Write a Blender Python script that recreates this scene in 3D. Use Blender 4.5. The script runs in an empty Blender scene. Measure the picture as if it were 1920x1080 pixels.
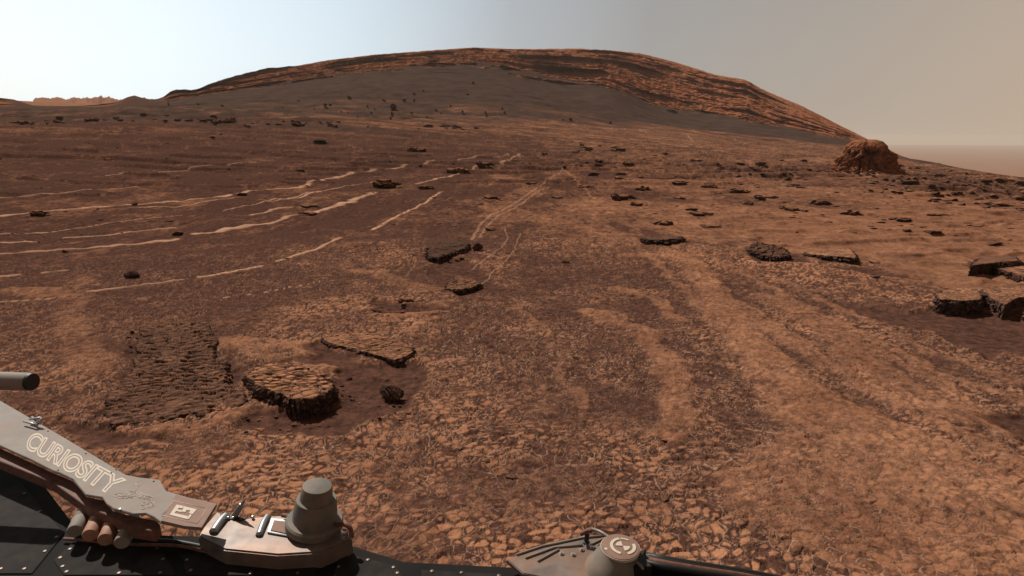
import bpy, bmesh, math, random
import numpy as np
from mathutils import Vector, Matrix
C = bpy.context.scene
R = math.radians
random.seed(7)

# ------------------------------------------------------------------ camera, sky, sun, exposure
F = 1100.0; CZ = 2.0; YH = 260.0
PITCH = math.atan((540 - YH) / F)
cd = bpy.data.cameras.new('camera'); cam = bpy.data.objects.new('camera', cd)
C.collection.objects.link(cam); C.camera = cam
cam.location = (0, 0, CZ); cam.rotation_euler = (math.pi/2 - PITCH, 0, 0)
cd.sensor_width = 36; cd.lens = 36 * F / 1920; cd.clip_start = 0.05; cd.clip_end = 20000
C.render.resolution_x = 1024; C.render.resolution_y = 576

SUN_EL, SUN_AZ = R(47), R(-38)          # azimuth measured from +Y towards +X
sd = Vector((math.sin(SUN_AZ)*math.cos(SUN_EL), math.cos(SUN_AZ)*math.cos(SUN_EL), math.sin(SUN_EL)))
ld = bpy.data.lights.new('sun', 'SUN'); ld.energy = 5.0; ld.angle = R(0.5); ld.color = (1, .93, .84)
lo = bpy.data.objects.new('sun', ld); C.collection.objects.link(lo)
lo.rotation_euler = (-sd).to_track_quat('-Z', 'Y').to_euler()

W = bpy.data.worlds.new('World'); C.world = W; W.use_nodes = True
nt = W.node_tree; nt.nodes.clear()
def N(t, typ, **kw):
    n = t.nodes.new(typ)
    for k, v in kw.items(): setattr(n, k, v)
    return n
def ramp(t, stops, src=None):
    n = t.nodes.new('ShaderNodeValToRGB'); e = n.color_ramp.elements
    while len(e) < len(stops): e.new(0.5)
    for i, (p, c) in enumerate(stops):
        e[i].position = p; e[i].color = (*c, 1) if len(c) == 3 else c
    if src: t.links.new(src, n.inputs[0])
    return n
tc = N(nt, 'ShaderNodeTexCoord')
glow = N(nt, 'ShaderNodeVectorMath', operation='DOT_PRODUCT')
g = Vector((-.80, .60, .12)).normalized(); glow.inputs[1].default_value = g
nt.links.new(tc.outputs['Generated'], glow.inputs[0])
mr = N(nt, 'ShaderNodeMapRange'); mr.inputs[1].default_value = -.3; mr.inputs[2].default_value = 1.0
nt.links.new(glow.outputs['Value'], mr.inputs[0])
# dust sky: blue-white towards the sun, tan away from it
near = ramp(nt, [(0, (.40, .31, .25)), (.16, (.47, .375, .30)), (.36, (.39, .345, .305)), (.56, (.345, .34, .335)), (.70, (.43, .465, .50)),
                 (.84, (.68, .80, .90)), (.95, (.88, 1.0, 1.08)), (1, (.95, 1, 1))], mr.outputs[0])
sep = N(nt, 'ShaderNodeSeparateXYZ'); nt.links.new(tc.outputs['Generated'], sep.inputs[0])
up = ramp(nt, [(0.0, (1.1, 1.06, 1.0)), (.10, (1.06, 1.04, 1.0)), (.28, (.93, .95, .97)), (.6, (.40, .345, .30)), (1, (.22, .18, .15))], sep.outputs['Z'])
mul = N(nt, 'ShaderNodeVectorMath', operation='MULTIPLY')
nt.links.new(near.outputs[0], mul.inputs[0]); nt.links.new(up.outputs[0], mul.inputs[1])
sky = N(nt, 'ShaderNodeTexSky', sky_type='NISHITA', sun_disc=False, sun_elevation=SUN_EL, sun_rotation=SUN_AZ)
sky.dust_density = 6; sky.air_density = .3
bg1 = N(nt, 'ShaderNodeBackground'); nt.links.new(mul.outputs[0], bg1.inputs[0]); bg1.inputs[1].default_value = 1.0
bg2 = N(nt, 'ShaderNodeBackground'); nt.links.new(sky.outputs[0], bg2.inputs[0]); bg2.inputs[1].default_value = .004
ad = N(nt, 'ShaderNodeAddShader'); nt.links.new(bg1.outputs[0], ad.inputs[0]); nt.links.new(bg2.outputs[0], ad.inputs[1])
wo = N(nt, 'ShaderNodeOutputWorld'); nt.links.new(ad.outputs[0], wo.inputs[0])
C.view_settings.view_transform = 'Standard'; C.view_settings.look = 'None'
C.view_settings.exposure = 0; C.view_settings.gamma = 1

# ------------------------------------------------------------------ numpy noise
def _h(ix, iy, s):
    h = (ix.astype(np.uint32) * np.uint32(374761393)) ^ (iy.astype(np.uint32) * np.uint32(668265263)) ^ np.uint32((s * 2246822519) & 0xffffffff)
    h = (h ^ (h >> np.uint32(13))) * np.uint32(1274126177)
    h = (h ^ (h >> np.uint32(16))) * np.uint32(2654435761)
    return h ^ (h >> np.uint32(15))
def rnd(ix, iy, s): return (_h(ix, iy, s) & np.uint32(0xffff)).astype(np.float32) / 65535.0
_ang = np.linspace(0, 2*np.pi, 257)[:256]; _cs = np.cos(_ang).astype(np.float32); _sn = np.sin(_ang).astype(np.float32)
def perlin(x, y, s=0):
    x = np.asarray(x, np.float64); y = np.asarray(y, np.float64)
    fx = np.floor(x); fy = np.floor(y); ix = fx.astype(np.int64); iy = fy.astype(np.int64)
    dx = (x - fx).astype(np.float32); dy = (y - fy).astype(np.float32)
    def gr(a, b, ox, oy):
        k = (_h(ix + a, iy + b, s) & np.uint32(255)).astype(np.int64)
        return _cs[k]*(dx - ox) + _sn[k]*(dy - oy)
    u = dx*dx*dx*(dx*(dx*6-15)+10); v = dy*dy*dy*(dy*(dy*6-15)+10)
    a = gr(0, 0, 0, 0); b = gr(1, 0, 1, 0); c = gr(0, 1, 0, 1); d = gr(1, 1, 1, 1)
    return ((a + (b-a)*u) * (1-v) + (c + (d-c)*u) * v) * 1.5
def fbm(x, y, o=4, s=0, lac=2.03, g=.5):
    t = 0; a = 1; n = 0
    for k in range(o):
        t = t + a*perlin(x, y, s+k*17); n += a; a *= g; x = x*lac + 3.1; y = y*lac + 1.7
    return t / n
def ridged(x, y, o=4, s=0):
    t = 0; a = 1; n = 0
    for k in range(o):
        t = t + a*(1-np.abs(perlin(x, y, s+k*13))*2); n += a; a *= .55; x = x*2.1 + 5; y = y*2.1 + 9
    return t / n
def cells(x, y, s=0, jit=.85):
    fx = np.floor(x); fy = np.floor(y); ix = fx.astype(np.int64); iy = fy.astype(np.int64)
    dx = (x-fx).astype(np.float32); dy = (y-fy).astype(np.float32)
    f1 = np.full(x.shape, 9., np.float32); f2 = f1.copy(); rx = np.zeros_like(f1); ry = rx.copy(); idn = rx.copy()
    for a in (-1, 0, 1):
        for b in (-1, 0, 1):
            px = a + .5 + (rnd(ix+a, iy+b, s)-.5)*jit - dx; py = b + .5 + (rnd(ix+a, iy+b, s+5)-.5)*jit - dy
            d = np.sqrt(px*px + py*py); m = d < f1
            f2 = np.where(m, f1, np.minimum(f2, d))
            rx = np.where(m, -px, rx); ry = np.where(m, -py, ry); idn = np.where(m, rnd(ix+a, iy+b, s+9), idn)
            f1 = np.where(m, d, f1)
    return f1, f2, rx, ry, idn
def sst(a, b, x):
    t = np.clip((x-a)/(b-a), 0, 1); return t*t*(3-2*t)

# ------------------------------------------------------------------ pixel rays and the base terrain profile
sp_, cp_ = math.sin(PITCH), math.cos(PITCH)
def ray(px, py):
    X = (px-960)/F; U = (540-py)/F
    return np.array([X, cp_ + U*sp_, -sp_ + U*cp_])
def azel(px, py):
    d = ray(px, py); h = math.hypot(d[0], d[1])
    return math.atan2(d[0], d[1]), d[2]/h
def on_z(px, py, z):                                   # where a sight line meets the level z
    d = ray(px, py); t = (z-CZ)/d[2]; return Vector((d[0]*t, d[1]*t, z))

PX = [-500, 0, 320, 640, 960, 1280, 1600, 1920, 2400]
zk = {12: [.1, .0, 0, 0, 0, 0, 0, 0, 0],
      25: [.5, .30, .25, .15, .08, 0, .0, -.08, -.2],
      45: [1.6, 1.3, 1.2, .9, .5, .15, -.1, -.7, -1.2]}
SKY = [(-500,180),(-200,178),(0,183),(30,187),(48,194),(62,198),(120,199),(190,197),(222,191),(234,184),(248,178),(262,181),(272,186),(300,186),(312,178),(325,169),(352,169),(363,173),
  (400,155),(450,142),(500,130),(560,123),(620,112),(700,103),(760,98),(830,93),(890,89),(960,92),(1000,92),(1080,91),(1150,95),(1200,100),(1260,115),
  (1300,127),(1340,140),(1400,150),(1430,168),(1470,185),(1500,197),(1540,217),(1580,238),(1610,252),(1640,268),(1660,276),(1680,288),(1700,296),(1750,304),
  (1800,315),(1860,325),(1920,333),(2100,350),(2400,372)]
BASE = [(-500,200),(0,203),(200,204),(300,192),(365,182),(450,172),(520,163),(560,155),(620,148),(700,140),(760,138),(870,138),(940,142),(980,150),(1040,160),
  (1090,166),(1140,167),(1170,178),(1220,200),(1280,213),(1330,220),(1400,226),(1440,238),(1500,247),(1560,258),(1600,265),(1650,281),(1700,298),(1800,318),(1920,336),(2100,354),(2400,376)]
DB = [(-500,150),(0,160),(320,170),(640,178),(960,180),(1280,178),(1440,170),(1600,158),(1700,135),(1800,90),(1920,58.5),(2400,40)]
DC = [(-500,190),(0,195),(320,212),(640,238),(960,250),(1280,243),(1440,226),(1600,195),(1700,160),(1800,98),(1920,61.5),(2400,42.5)]
K7 = [(-500,76,236),(0,76,233),(320,75,232),(640,75,243),(960,75,266),(1280,75,286),(1600,78,305),(1700,80,315),(1800,66,330),(1920,52,342),(2400,36,384)]
K8 = [(-500,100,224),(0,100,222),(320,100,215),(640,105,216),(960,105,238),(1280,108,266),(1600,108,289),(1700,102,307),(1800,74,324),(1920,54.5,340),(2400,37.5,381)]
K9 = [(-500,130,212),(0,130,211),(320,135,203),(640,140,187),(960,145,192),(1280,145,240),(1600,136,274),(1700,120,301.5),(1800,82,320),(1920,56.5,338),(2400,39,378)]
NA = 721
AZ = np.linspace(-math.pi, math.pi, NA)
def over_az(pts):                                      # pts (px, py, value) -> value on AZ
    a = []; v = []
    for px, py, val in pts:
        a.append(azel(px, py)[0]); v.append(val)
    avg = .5*(v[0]+v[-1])
    a = [-math.pi] + a + [math.pi]; v = [avg] + v + [avg]
    return np.interp(AZ, a, v)
def fine(pts, cols=1, step=20):
    p = np.array(pts, float); xs = np.unique(np.concatenate([p[:, 0], np.arange(p[0, 0], p[-1, 0], step)]))
    return xs, [np.interp(xs, p[:, 0], p[:, i]) for i in range(1, cols+1)]
def smooth(v, n):
    k = np.hanning(n+2)[1:-1]; k /= k.sum(); return np.convolve(np.concatenate([v[-n:], v, v[:n]]), k, 'same')[n:-n]
knD, knZ = [], []
for D in (.05, .8, 1.5, 3, 6): knD.append(np.full(NA, float(D))); knZ.append(np.zeros(NA))
for D in (12, 25, 45):
    z = over_az([(p, 320, v) for p, v in zip(PX, zk[D])]); z = smooth(z, 21)
    Dv = np.full(NA, float(D))
    knD.append(Dv); knZ.append(z)
knD[-1] = np.minimum(knD[-1], smooth(over_az([(p, 330, v) for p, v in [(-500,45),(1700,45),(1800,44),(1920,40),(2400,31)]]), 9))
def add_knot(ptsD, ptsY, sm):
    xs = np.arange(-500, 2401, 6.0)
    Dd = np.interp(xs, [p[0] for p in ptsD], [p[1] for p in ptsD]); yy = np.interp(xs, [p[0] for p in ptsY], [p[1] for p in ptsY])
    zz = [CZ + d*azel(x, y)[1] for x, y, d in zip(xs, yy, Dd)]
    D_ = over_az(list(zip(xs, yy, Dd))); Z_ = over_az(list(zip(xs, yy, zz)))
    if sm: D_ = smooth(D_, sm); Z_ = smooth(Z_, sm)
    knD.append(D_); knZ.append(Z_)
for K in (K7, K8, K9): add_knot([(a, b) for a, b, c in K], [(a, c) for a, b, c in K], 11)
add_knot(DB, BASE, 3); add_knot(DC, SKY, 0)
# the back of the crest, then the far land
zc = knZ[-1]; dc = knD[-1]
leftw = sst(-.50, -.58, AZ) * sst(-2.2, -1.2, AZ)
knD.append(dc+14); knZ.append(zc-1.6*(1-leftw)-.4)
knD.append(dc+60); knZ.append(np.where(True, (zc-18)*(1-leftw) + (zc-1.5)*leftw, 0))
knD.append(np.maximum(dc+250, 430)); knZ.append(-58*(1-leftw) + (22)*leftw)
knD.append(np.full(NA, 900.)); knZ.append(-60*(1-leftw) + 22*leftw)
knD.append(np.full(NA, 2600.)); knZ.append(np.full(NA, -64.))
knD.append(np.full(NA, 8150.)); knZ.append(np.full(NA, -66.))
knD = np.array(knD); knZ = np.array(knZ); NK = len(knD)
kL = np.log(knD)
tan = np.zeros_like(knZ)                                # slopes dz/dlogD, limited so nothing overshoots
dl = np.diff(kL, axis=0); sl = np.diff(knZ, axis=0)/dl
tan[0] = 0; tan[-1] = 0
for k in range(1, NK-1):
    m = (sl[k-1]*dl[k] + sl[k]*dl[k-1])/(dl[k-1]+dl[k]); same = sl[k-1]*sl[k] > 0
    lim = 3*np.minimum(abs(sl[k-1]), abs(sl[k])); tan[k] = np.where(same, np.sign(m)*np.minimum(abs(m), lim), 0)
tanL = tan.copy(); tanL[12] = .92*sl[11]
def profile(az, t):
    """az (cols), t (rows) -> D, z arrays [rows, cols]"""
    def at_az(T):
        f = (az + math.pi)/(2*math.pi)*(NA-1); i = np.clip(np.floor(f).astype(int), 0, NA-2); w = f-i
        return T[:, i]*(1-w) + T[:, i+1]*w
    L = at_az(kL); Z = at_az(knZ); M = at_az(tan); ML = at_az(tanL)
    k = np.clip(np.floor(t).astype(int), 0, NK-2); w = (t-k)[:, None]
    l0, l1, z0, z1, m0, m1 = L[k], L[k+1], Z[k], Z[k+1], M[k], ML[k+1]; h = l1-l0
    z = (2*w**3-3*w**2+1)*z0 + (w**3-2*w**2+w)*h*m0 + (-2*w**3+3*w**2)*z1 + (w**3-w**2)*h*m1
    return np.exp(l0 + w*h), z
_tt = np.concatenate([np.linspace(1, NK-1.001, 2200)])
def at(px, py):
    """first point of the base terrain on a sight line"""
    a, e = azel(px, py); D, z = profile(np.array([a]), _tt); D = D[:, 0]; z = z[:, 0]
    s = np.nonzero(z >= CZ + e*D)[0]
    i = s[0] if len(s) else len(D)-1
    return Vector((D[i]*math.sin(a), D[i]*math.cos(a), z[i]))

# ------------------------------------------------------------------ materials
def mat(name, col, rough=.6, metal=0, bump=0, scale=40, var=.25, spec=.4, dust=0):
    m = bpy.data.materials.new(name); m.use_nodes = True; t = m.node_tree; b = t.nodes['Principled BSDF']
    b.inputs['Roughness'].default_value = rough; b.inputs['Metallic'].default_value = metal; b.inputs['Specular IOR Level'].default_value = spec
    c = N(t, 'ShaderNodeTexCoord'); n = N(t, 'ShaderNodeTexNoise'); n.inputs['Scale'].default_value = scale; n.inputs['Detail'].default_value = 6
    t.links.new(c.outputs['Object'], n.inputs['Vector'])
    rp = ramp(t, [(.3, tuple(x*(1-var) for x in col)), (.7, tuple(min(1, x*(1+var)) for x in col))], n.outputs['Fac'])
    out = rp.outputs[0]
    if dust:                                            # settled red dust in uneven patches, with fine specks and scuffs
        n5 = N(t, 'ShaderNodeTexNoise'); n5.inputs['Scale'].default_value = 9; n5.inputs['Detail'].default_value = 8; n5.inputs['Roughness'].default_value = .7; t.links.new(c.outputs['Object'], n5.inputs['Vector'])
        r5 = ramp(t, [(.42, (0, 0, 0)), (.68, (dust, dust, dust))], n5.outputs['Fac']); mx = N(t, 'ShaderNodeMix', data_type='RGBA'); t.links.new(r5.outputs[0], mx.inputs[0])
        t.links.new(out, mx.inputs[6]); mx.inputs[7].default_value = (.26, .135, .082, 1); out = mx.outputs[2]
    t.links.new(out, b.inputs['Base Color'])
    if bump:
        bp = N(t, 'ShaderNodeBump'); bp.inputs['Strength'].default_value = .6; bp.inputs['Distance'].default_value = bump
        t.links.new(n.outputs['Fac'], bp.inputs['Height']); t.links.new(bp.outputs[0], b.inputs['Normal'])
    return m
def rock_material(name):
    m = bpy.data.materials.new(name); m.use_nodes = True; t = m.node_tree; b = t.nodes['Principled BSDF']
    b.inputs['Roughness'].default_value = .92; b.inputs['Specular IOR Level'].default_value = .0
    tc = N(t, 'ShaderNodeNewGeometry'); P = tc.outputs['Position']
    def noise(s, d=4, r=.55):
        n = N(t, 'ShaderNodeTexNoise'); n.inputs['Scale'].default_value = s; n.inputs['Detail'].default_value = d; n.inputs['Roughness'].default_value = r
        t.links.new(P, n.inputs['Vector']); return n.outputs['Fac']
    A = N(t, 'ShaderNodeAttribute', attribute_name='mask_a'); B = N(t, 'ShaderNodeAttribute', attribute_name='mask_b')
    sa = N(t, 'ShaderNodeSeparateColor'); t.links.new(A.outputs['Color'], sa.inputs[0])
    sb = N(t, 'ShaderNodeSeparateColor'); t.links.new(B.outputs['Color'], sb.inputs[0])
    def math_(op, a, bb, cl=False):
        n = N(t, 'ShaderNodeMath', operation=op); n.use_clamp = cl
        for i, v in enumerate((a, bb)):
            if isinstance(v, (int, float)): n.inputs[i].default_value = v
            else: t.links.new(v, n.inputs[i])
        return n.outputs[0]
    def mix(f, c1, c2):
        n = N(t, 'ShaderNodeMix', data_type='RGBA'); 
        if isinstance(f, (int, float)): n.inputs[0].default_value = f
        else: t.links.new(f, n.inputs[0])
        for i, c in ((6, c1), (7, c2)):
            if isinstance(c, tuple): n.inputs[i].default_value = (*c, 1)
            else: t.links.new(c, n.inputs[i])
        return n.outputs[2]
    n4 = noise(3.1, 6, .7); n1 = noise(1.3, 5); n2 = noise(14, 5, .65); n3 = noise(95, 3, .6)
    dark = ramp(t, [(.3, (.032, .0175, .0135)), (.7, (.106, .049, .035))], n2).outputs[0]
    dust = ramp(t, [(.3, (.225, .098, .052)), (.7, (.370, .174, .095))], n1).outputs[0]
    dj = math_('MULTIPLY', math_('SUBTRACT', n2, .5), 1.1); dj = math_('ADD', dj, math_('MULTIPLY', math_('SUBTRACT', n3, .5), .9)); dj = math_('ADD', dj, math_('MULTIPLY', math_('SUBTRACT', n4, .5), 1.3))
    jf = math_('MULTIPLY', math_('MULTIPLY', sa.outputs[0], math_('SUBTRACT', 1.0, sa.outputs[0])), 4.0)
    df = math_('ADD', sa.outputs[0], math_('MULTIPLY', dj, math_('ADD', math_('MULTIPLY', jf, .85), .12)), True)
    c = mix(df, dark, dust)
    c = mix(sa.outputs[1], c, (.33, .190, .122))
    c = mix(sa.outputs[2], c, (.50, .285, .18))
    red = ramp(t, [(.28, (.14, .048, .024)), (.5, (.28, .099, .047)), (.75, (.42, .162, .082))], noise(.45, 7, .65)).outputs[0]
    c = mix(sb.outputs[0], c, red)
    gry = ramp(t, [(.3, (.036, .0235, .019)), (.7, (.077, .048, .038))], noise(.25, 6, .6)).outputs[0]
    c = mix(sb.outputs[1], c, gry)
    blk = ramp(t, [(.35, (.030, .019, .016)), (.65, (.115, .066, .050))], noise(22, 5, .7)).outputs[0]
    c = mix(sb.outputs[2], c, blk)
    sc = math_('ADD', math_('MULTIPLY', n3, .7), .65)
    hv = N(t, 'ShaderNodeVectorMath', operation='SCALE'); t.links.new(c, hv.inputs[0]); t.links.new(sc, hv.inputs['Scale'])
    t.links.new(hv.outputs[0], b.inputs['Base Color'])
    bp = N(t, 'ShaderNodeBump'); bp.inputs['Strength'].default_value = .7; bp.inputs['Distance'].default_value = .012; t.links.new(n2, bp.inputs['Height'])
    bq = N(t, 'ShaderNodeBump'); bq.inputs['Strength'].default_value = .6; bq.inputs['Distance'].default_value = .003; t.links.new(n3, bq.inputs['Height']); t.links.new(bp.outputs[0], bq.inputs['Normal'])
    far = N(t, 'ShaderNodeBump'); far.inputs['Distance'].default_value = .22; t.links.new(noise(.9, 8, .7), far.inputs['Height'])
    t.links.new(math_('MULTIPLY', sb.outputs[0], .6), far.inputs['Strength']); t.links.new(bq.outputs[0], far.inputs['Normal'])
    t.links.new(far.outputs[0], b.inputs['Normal'])
    return m
M_rock = rock_material('martian_rock_and_dust')

# ------------------------------------------------------------------ mesh helpers
def tag(o, label=None, cat=None, group=None, kind=None):
    for k, v in (('label', label), ('category', cat), ('group', group), ('kind', kind)):
        if v: o[k] = v
    return o
def link(name, me, m, parent=None):
    o = bpy.data.objects.new(name, me); C.collection.objects.link(o)
    if m and not me.materials: me.materials.append(m)
    if parent: o.parent = parent
    return o
def grid_mesh(name, P, closed=False, masks=None, smooth=True):
    """P [rows, cols, 3]"""
    r, c = P.shape[:2]; me = bpy.data.meshes.new(name)
    me.vertices.add(r*c); me.vertices.foreach_set('co', P.reshape(-1).astype(np.float32))
    ii = np.arange(r*c).reshape(r, c)
    if closed: ii = np.concatenate([ii, ii[:, :1]], axis=1)
    q = np.stack([ii[:-1, :-1], ii[:-1, 1:], ii[1:, 1:], ii[1:, :-1]], -1).reshape(-1)
    n = len(q)//4; me.loops.add(len(q)); me.polygons.add(n)
    me.loops.foreach_set('vertex_index', q.astype(np.int32)); me.polygons.foreach_set('loop_start', np.arange(0, len(q), 4, dtype=np.int32))
    try: me.polygons.foreach_set('loop_total', np.full(n, 4, np.int32))
    except Exception: pass
    me.polygons.foreach_set('use_smooth', np.full(n, smooth))
    me.update(calc_edges=True)
    if masks is not None: set_masks(me, *masks)
    return me
def set_masks(me, a, b):
    for nm, m in (('mask_a', a), ('mask_b', b)):
        at_ = me.attributes.new(nm, 'FLOAT_COLOR', 'POINT')
        v = np.ones((len(me.vertices), 4), np.float32)
        for i in range(3): v[:, i] = np.broadcast_to(m[i], v[:, i].reshape(np.shape(m[i]) if np.ndim(m[i]) else (-1,)).shape).reshape(-1)
        at_.data.foreach_set('color', v.reshape(-1))

# ------------------------------------------------------------------ features laid on the ground (world metres)
def line_w(pts): return [tuple(at(*p)[:2]) for p in pts]
def seg_dist(x, y, poly):
    best = np.full(x.shape, 1e9, np.float32)
    for (ax, ay), (bx, by) in zip(poly[:-1], poly[1:]):
        vx, vy = bx-ax, by-ay; L = vx*vx+vy*vy+1e-9
        t = np.clip(((x-ax)*vx + (y-ay)*vy)/L, 0, 1)
        best = np.minimum(best, np.hypot(x-ax-t*vx, y-ay-t*vy))
    return best
def in_poly(x, y, poly):
    ins = np.zeros(x.shape, bool); n = len(poly)
    for i in range(n):
        (ax, ay), (bx, by) = poly[i], poly[(i+1) % n]
        if ay == by: continue
        c = ((ay > y) != (by > y)) & (x < (bx-ax)*(y-ay)/(by-ay)+ax); ins ^= c
    return ins
def feature(x, y, out, poly, width, soft, amount=1, area=False, wob=None):
    """max-blend a band (or an area) into out"""
    p = np.array(poly); m = width+soft+.6 if not area else soft+.6
    box = (x > p[:, 0].min()-m) & (x < p[:, 0].max()+m) & (y > p[:, 1].min()-m) & (y < p[:, 1].max()+m)
    if not box.any(): return
    xx, yy = x[box], y[box]
    if wob: w = fbm(xx*wob[0], yy*wob[0], 3, 77)*wob[1]; w2 = fbm(xx*wob[0]+9, yy*wob[0], 3, 91)*wob[1]; xx = xx+w; yy = yy+w2
    if area:
        d = seg_dist(xx, yy, list(poly)+[poly[0]]); d = np.where(in_poly(xx, yy, poly), -d, d); v = sst(soft, -soft, d)
    else: v = sst(width+soft, width, seg_dist(xx, yy, poly))
    out[box] = np.maximum(out[box], v*amount)

VEINS = [  # pixel polyline, half width m
 ([(-60,484),(0,480),(100,473),(200,465),(325,450)], .035), ([(370,442),(440,431),(500,420),(560,405)], .035), ([(590,400),(650,382),(700,365)], .05),
 ([(0,407),(100,400),(240,385),(340,378),(430,368)], .035), ([(450,364),(560,352),(620,335),(720,318),(800,308)], .05), ([(800,308),(870,298),(960,293)], .05),
 ([(165,548),(230,540),(340,525)], .026), ([(375,519),(400,515),(490,498)], .034), ([(520,490),(560,478),(600,465),(640,447)], .026),
 ([(0,458),(70,457)], .02), ([(120,448),(200,443),(290,432),(330,424)], .015), ([(470,405),(520,392),(545,390)], .025), ([(700,430),(760,400),(800,380),(830,362)], .02),
 ([(0,566),(60,562),(100,560)], .018), ([(60,355),(110,353)], .03), ([(500,378),(560,372),(600,362)], .025), ([(240,392),(330,388),(440,372)], .015),
 ([(885,450),(900,425),(920,405),(950,392),(985,370),(1010,350),(1040,335),(1060,312)], .014), ([(898,447),(912,428),(935,405),(965,392),(1000,368),(1030,350)], .012),
 ([(945,430),(952,448),(935,470),(908,490),(885,505)], .010), ([(975,440),(965,470),(940,500),(900,530)], .010), ([(0,440),(80,436),(150,428),(260,414),(340,405)], .010), ([(0,520),(90,512),(170,503)], .010), ([(420,560),(520,545),(600,530)], .008), ([(200,330),(330,322),(480,310)], .02), ([(420,395),(520,378),(640,352),(700,340)], .012), ([(0,372),(120,366),(260,352)], .015), ([(780,345),(820,335),(870,325),(905,312)], .04), ([(940,310),(975,292)], .05),
 ([(780,500),(760,520)], .01), ([(1150,245),(1190,240),(1215,250)], .12), ([(1230,235),(1290,255),(1300,268)], .12), ([(1330,250),(1370,258),(1400,272)], .12), ([(1080,232),(1100,228)], .15), ([(1200,262),(1260,258),(1330,262)], .10), ([(1380,240),(1350,236),(1310,238)], .12),
 ([(990,232),(1000,236)], .15), ([(1240,272),(1300,272),(1340,276)], .10),
]
BANDS = [
 ([(1060,320),(1120,380),(1200,440),(1300,500),(1420,590),(1540,680),(1700,770),(1900,860)], .05, .10, .8), ([(1100,400),(1220,480),(1340,600),(1440,740),(1500,830),(1600,930)], .05, .09, .75),
 ([(1300,470),(1450,540),(1600,620),(1760,700),(1920,760)], .05, .1, .75), ([(1400,500),(1560,570),(1720,650),(1920,720)], .05, .12, .65), ([(960,560),(1040,640),(1080,760)], .04, .08, .5),
 ([(1600,640),(1760,720),(1920,830)], .05, .08, .8),  # dust streaks: polyline, half width m, soft m, amount
 ([(1180,480),(1290,485),(1330,540),(1390,620),(1450,700),(1560,770),(1700,830),(1900,930)], .14, .25, 1),
 ([(1110,585),(1190,615),(1240,660),(1270,720),(1275,790),(1250,810)], .08, .18, .95),
 ([(1150,540),(1230,560),(1270,600)], .06, .16, .9), ([(1340,560),(1420,610),(1500,650),(1560,690)], .08, .2, .85),
 ([(1450,560),(1560,620),(1640,700),(1760,760),(1900,800)], .12, .3, .8), ([(1500,760),(1620,820),(1780,900),(1920,980)], .2, .35, .9),
 ([(1550,860),(1650,930),(1800,1000),(1900,1080)], .25, .3, .85), ([(1280,420),(1400,440),(1600,460),(1920,470)], .8, 1.2, .8),
 ([(1130,390),(1300,400),(1500,410),(1920,420)], 1.5, 2.5, .75), ([(1300,350),(1500,360),(1650,375),(1920,390)], 2.0, 3.0, .7),
 ([(730,600),(790,590),(840,570)], .06, .15, .9), ([(770,630),(810,600)], .05, .08, .9), ([(430,640),(520,650),(580,665)], .10, .14, .95), ([(560,672),(620,690)], .05, .08, .9),
 ([(640,500),(720,520),(800,545)], .1, .25, .55), ([(600,430),(700,440)], .1, .25, .5), ([(20,545),(90,548),(110,556)], .12, .2, .9), ([(150,520),(130,600),(170,690)], .1, .25, .55),
 ([(880,380),(960,400),(1100,430),(1180,450)], .3, .5, .6), ([(940,330),(1000,350),(950,400),(900,440)], .4, .8, .55), ([(1200,300),(1500,310)], 2, 4, .55), ([(1560,300),(1500,306),(1600,312)], 1.0, 1.5, .9),
 ([(1500,930),(1650,980),(1850,1060)], .35, .4, .8), ([(1700,880),(1920,900)], .2, .4, .7), ([(1650,310),(1720,318)], .6, 1, .8), ([(270,370),(330,378)], .5, 1, .5), ([(500,350),(620,372)], .5, 1.2, .45), ([(90,380),(150,400)], .6, 1, .4), ([(120,250),(300,245)], 2, 4, .35), ([(0,247),(60,247)], 2, 3, .5),
 ([(250,818),(400,800),(470,770)], .06, .1, .8), ([(430,650),(600,700)], .05, .1, .6), ([(690,700),(720,705)], .03, .04, .9),
]
DARKS = [
 ([(1340,700),(1400,770),(1450,850),(1560,905)], .08, .2, .8), ([(1190,560),(1240,620),(1300,690),(1320,760)], .10, .25, .7), ([(1380,560),(1480,650),(1600,740)], .08, .2, .6),
 ([(1250,800),(1400,900),(1480,1000),(1560,1060)], .15, .25, .6), ([(1600,800),(1750,880),(1860,960)], .10, .2, .6), ([(900,640),(1100,690),(1180,740)], .25, .5, .55), ([(1580,640),(1720,720),(1900,760)], .1, .25, .6),
 ([(700,600),(900,570),(1080,600)], .2, .5, .4), ([(200,500),(500,540),(700,520)], .5, 1.0, .45), ([(1000,480),(1150,470),(1180,520)], .3, .6, .4)]
SANDS = [  # dark smooth drifted sand
 [(262,640),(250,700),(200,768),(150,800),(210,760),(232,700),(245,640)],
 [(630,690),(690,680),(790,680),(800,700),(770,760),(690,790),(620,815),(500,815),(440,800),(470,770),(560,775),(640,750)],
 [(430,700),(470,690),(600,668),(560,655),(600,640),(690,690),(620,690),(560,680),(480,690)],
 [(430,650),(450,700),(440,730),(420,712)],
 [(110,790),(180,800),(260,812),(330,830),(240,835),(120,815)],
 [(1560,565),(1600,570),(1700,585),(1760,575),(1850,585),(1920,590),(1960,640),(1920,665),(1880,655),(1878,682),(1840,665),(1760,625),(1650,600)],
 [(1845,790),(1890,780),(1960,778),(1960,850),(1905,830)],
 [(780,480),(880,490),(950,545),(860,555),(800,520),(810,495)],
 [(700,560),(760,575),(850,580),(770,592),(700,590)],
 [(1395,470),(1500,480),(1520,495),(1420,490)], [(1540,500),(1640,505),(1740,525),(1640,515)], [(1820,492),(1900,510),(1860,515),(1800,500)],
]
SMOOTH_AREA = [[(1280,400),(1960,400),(1960,560),(1760,545),(1650,510),(1500,490),(1400,450)]]
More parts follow.
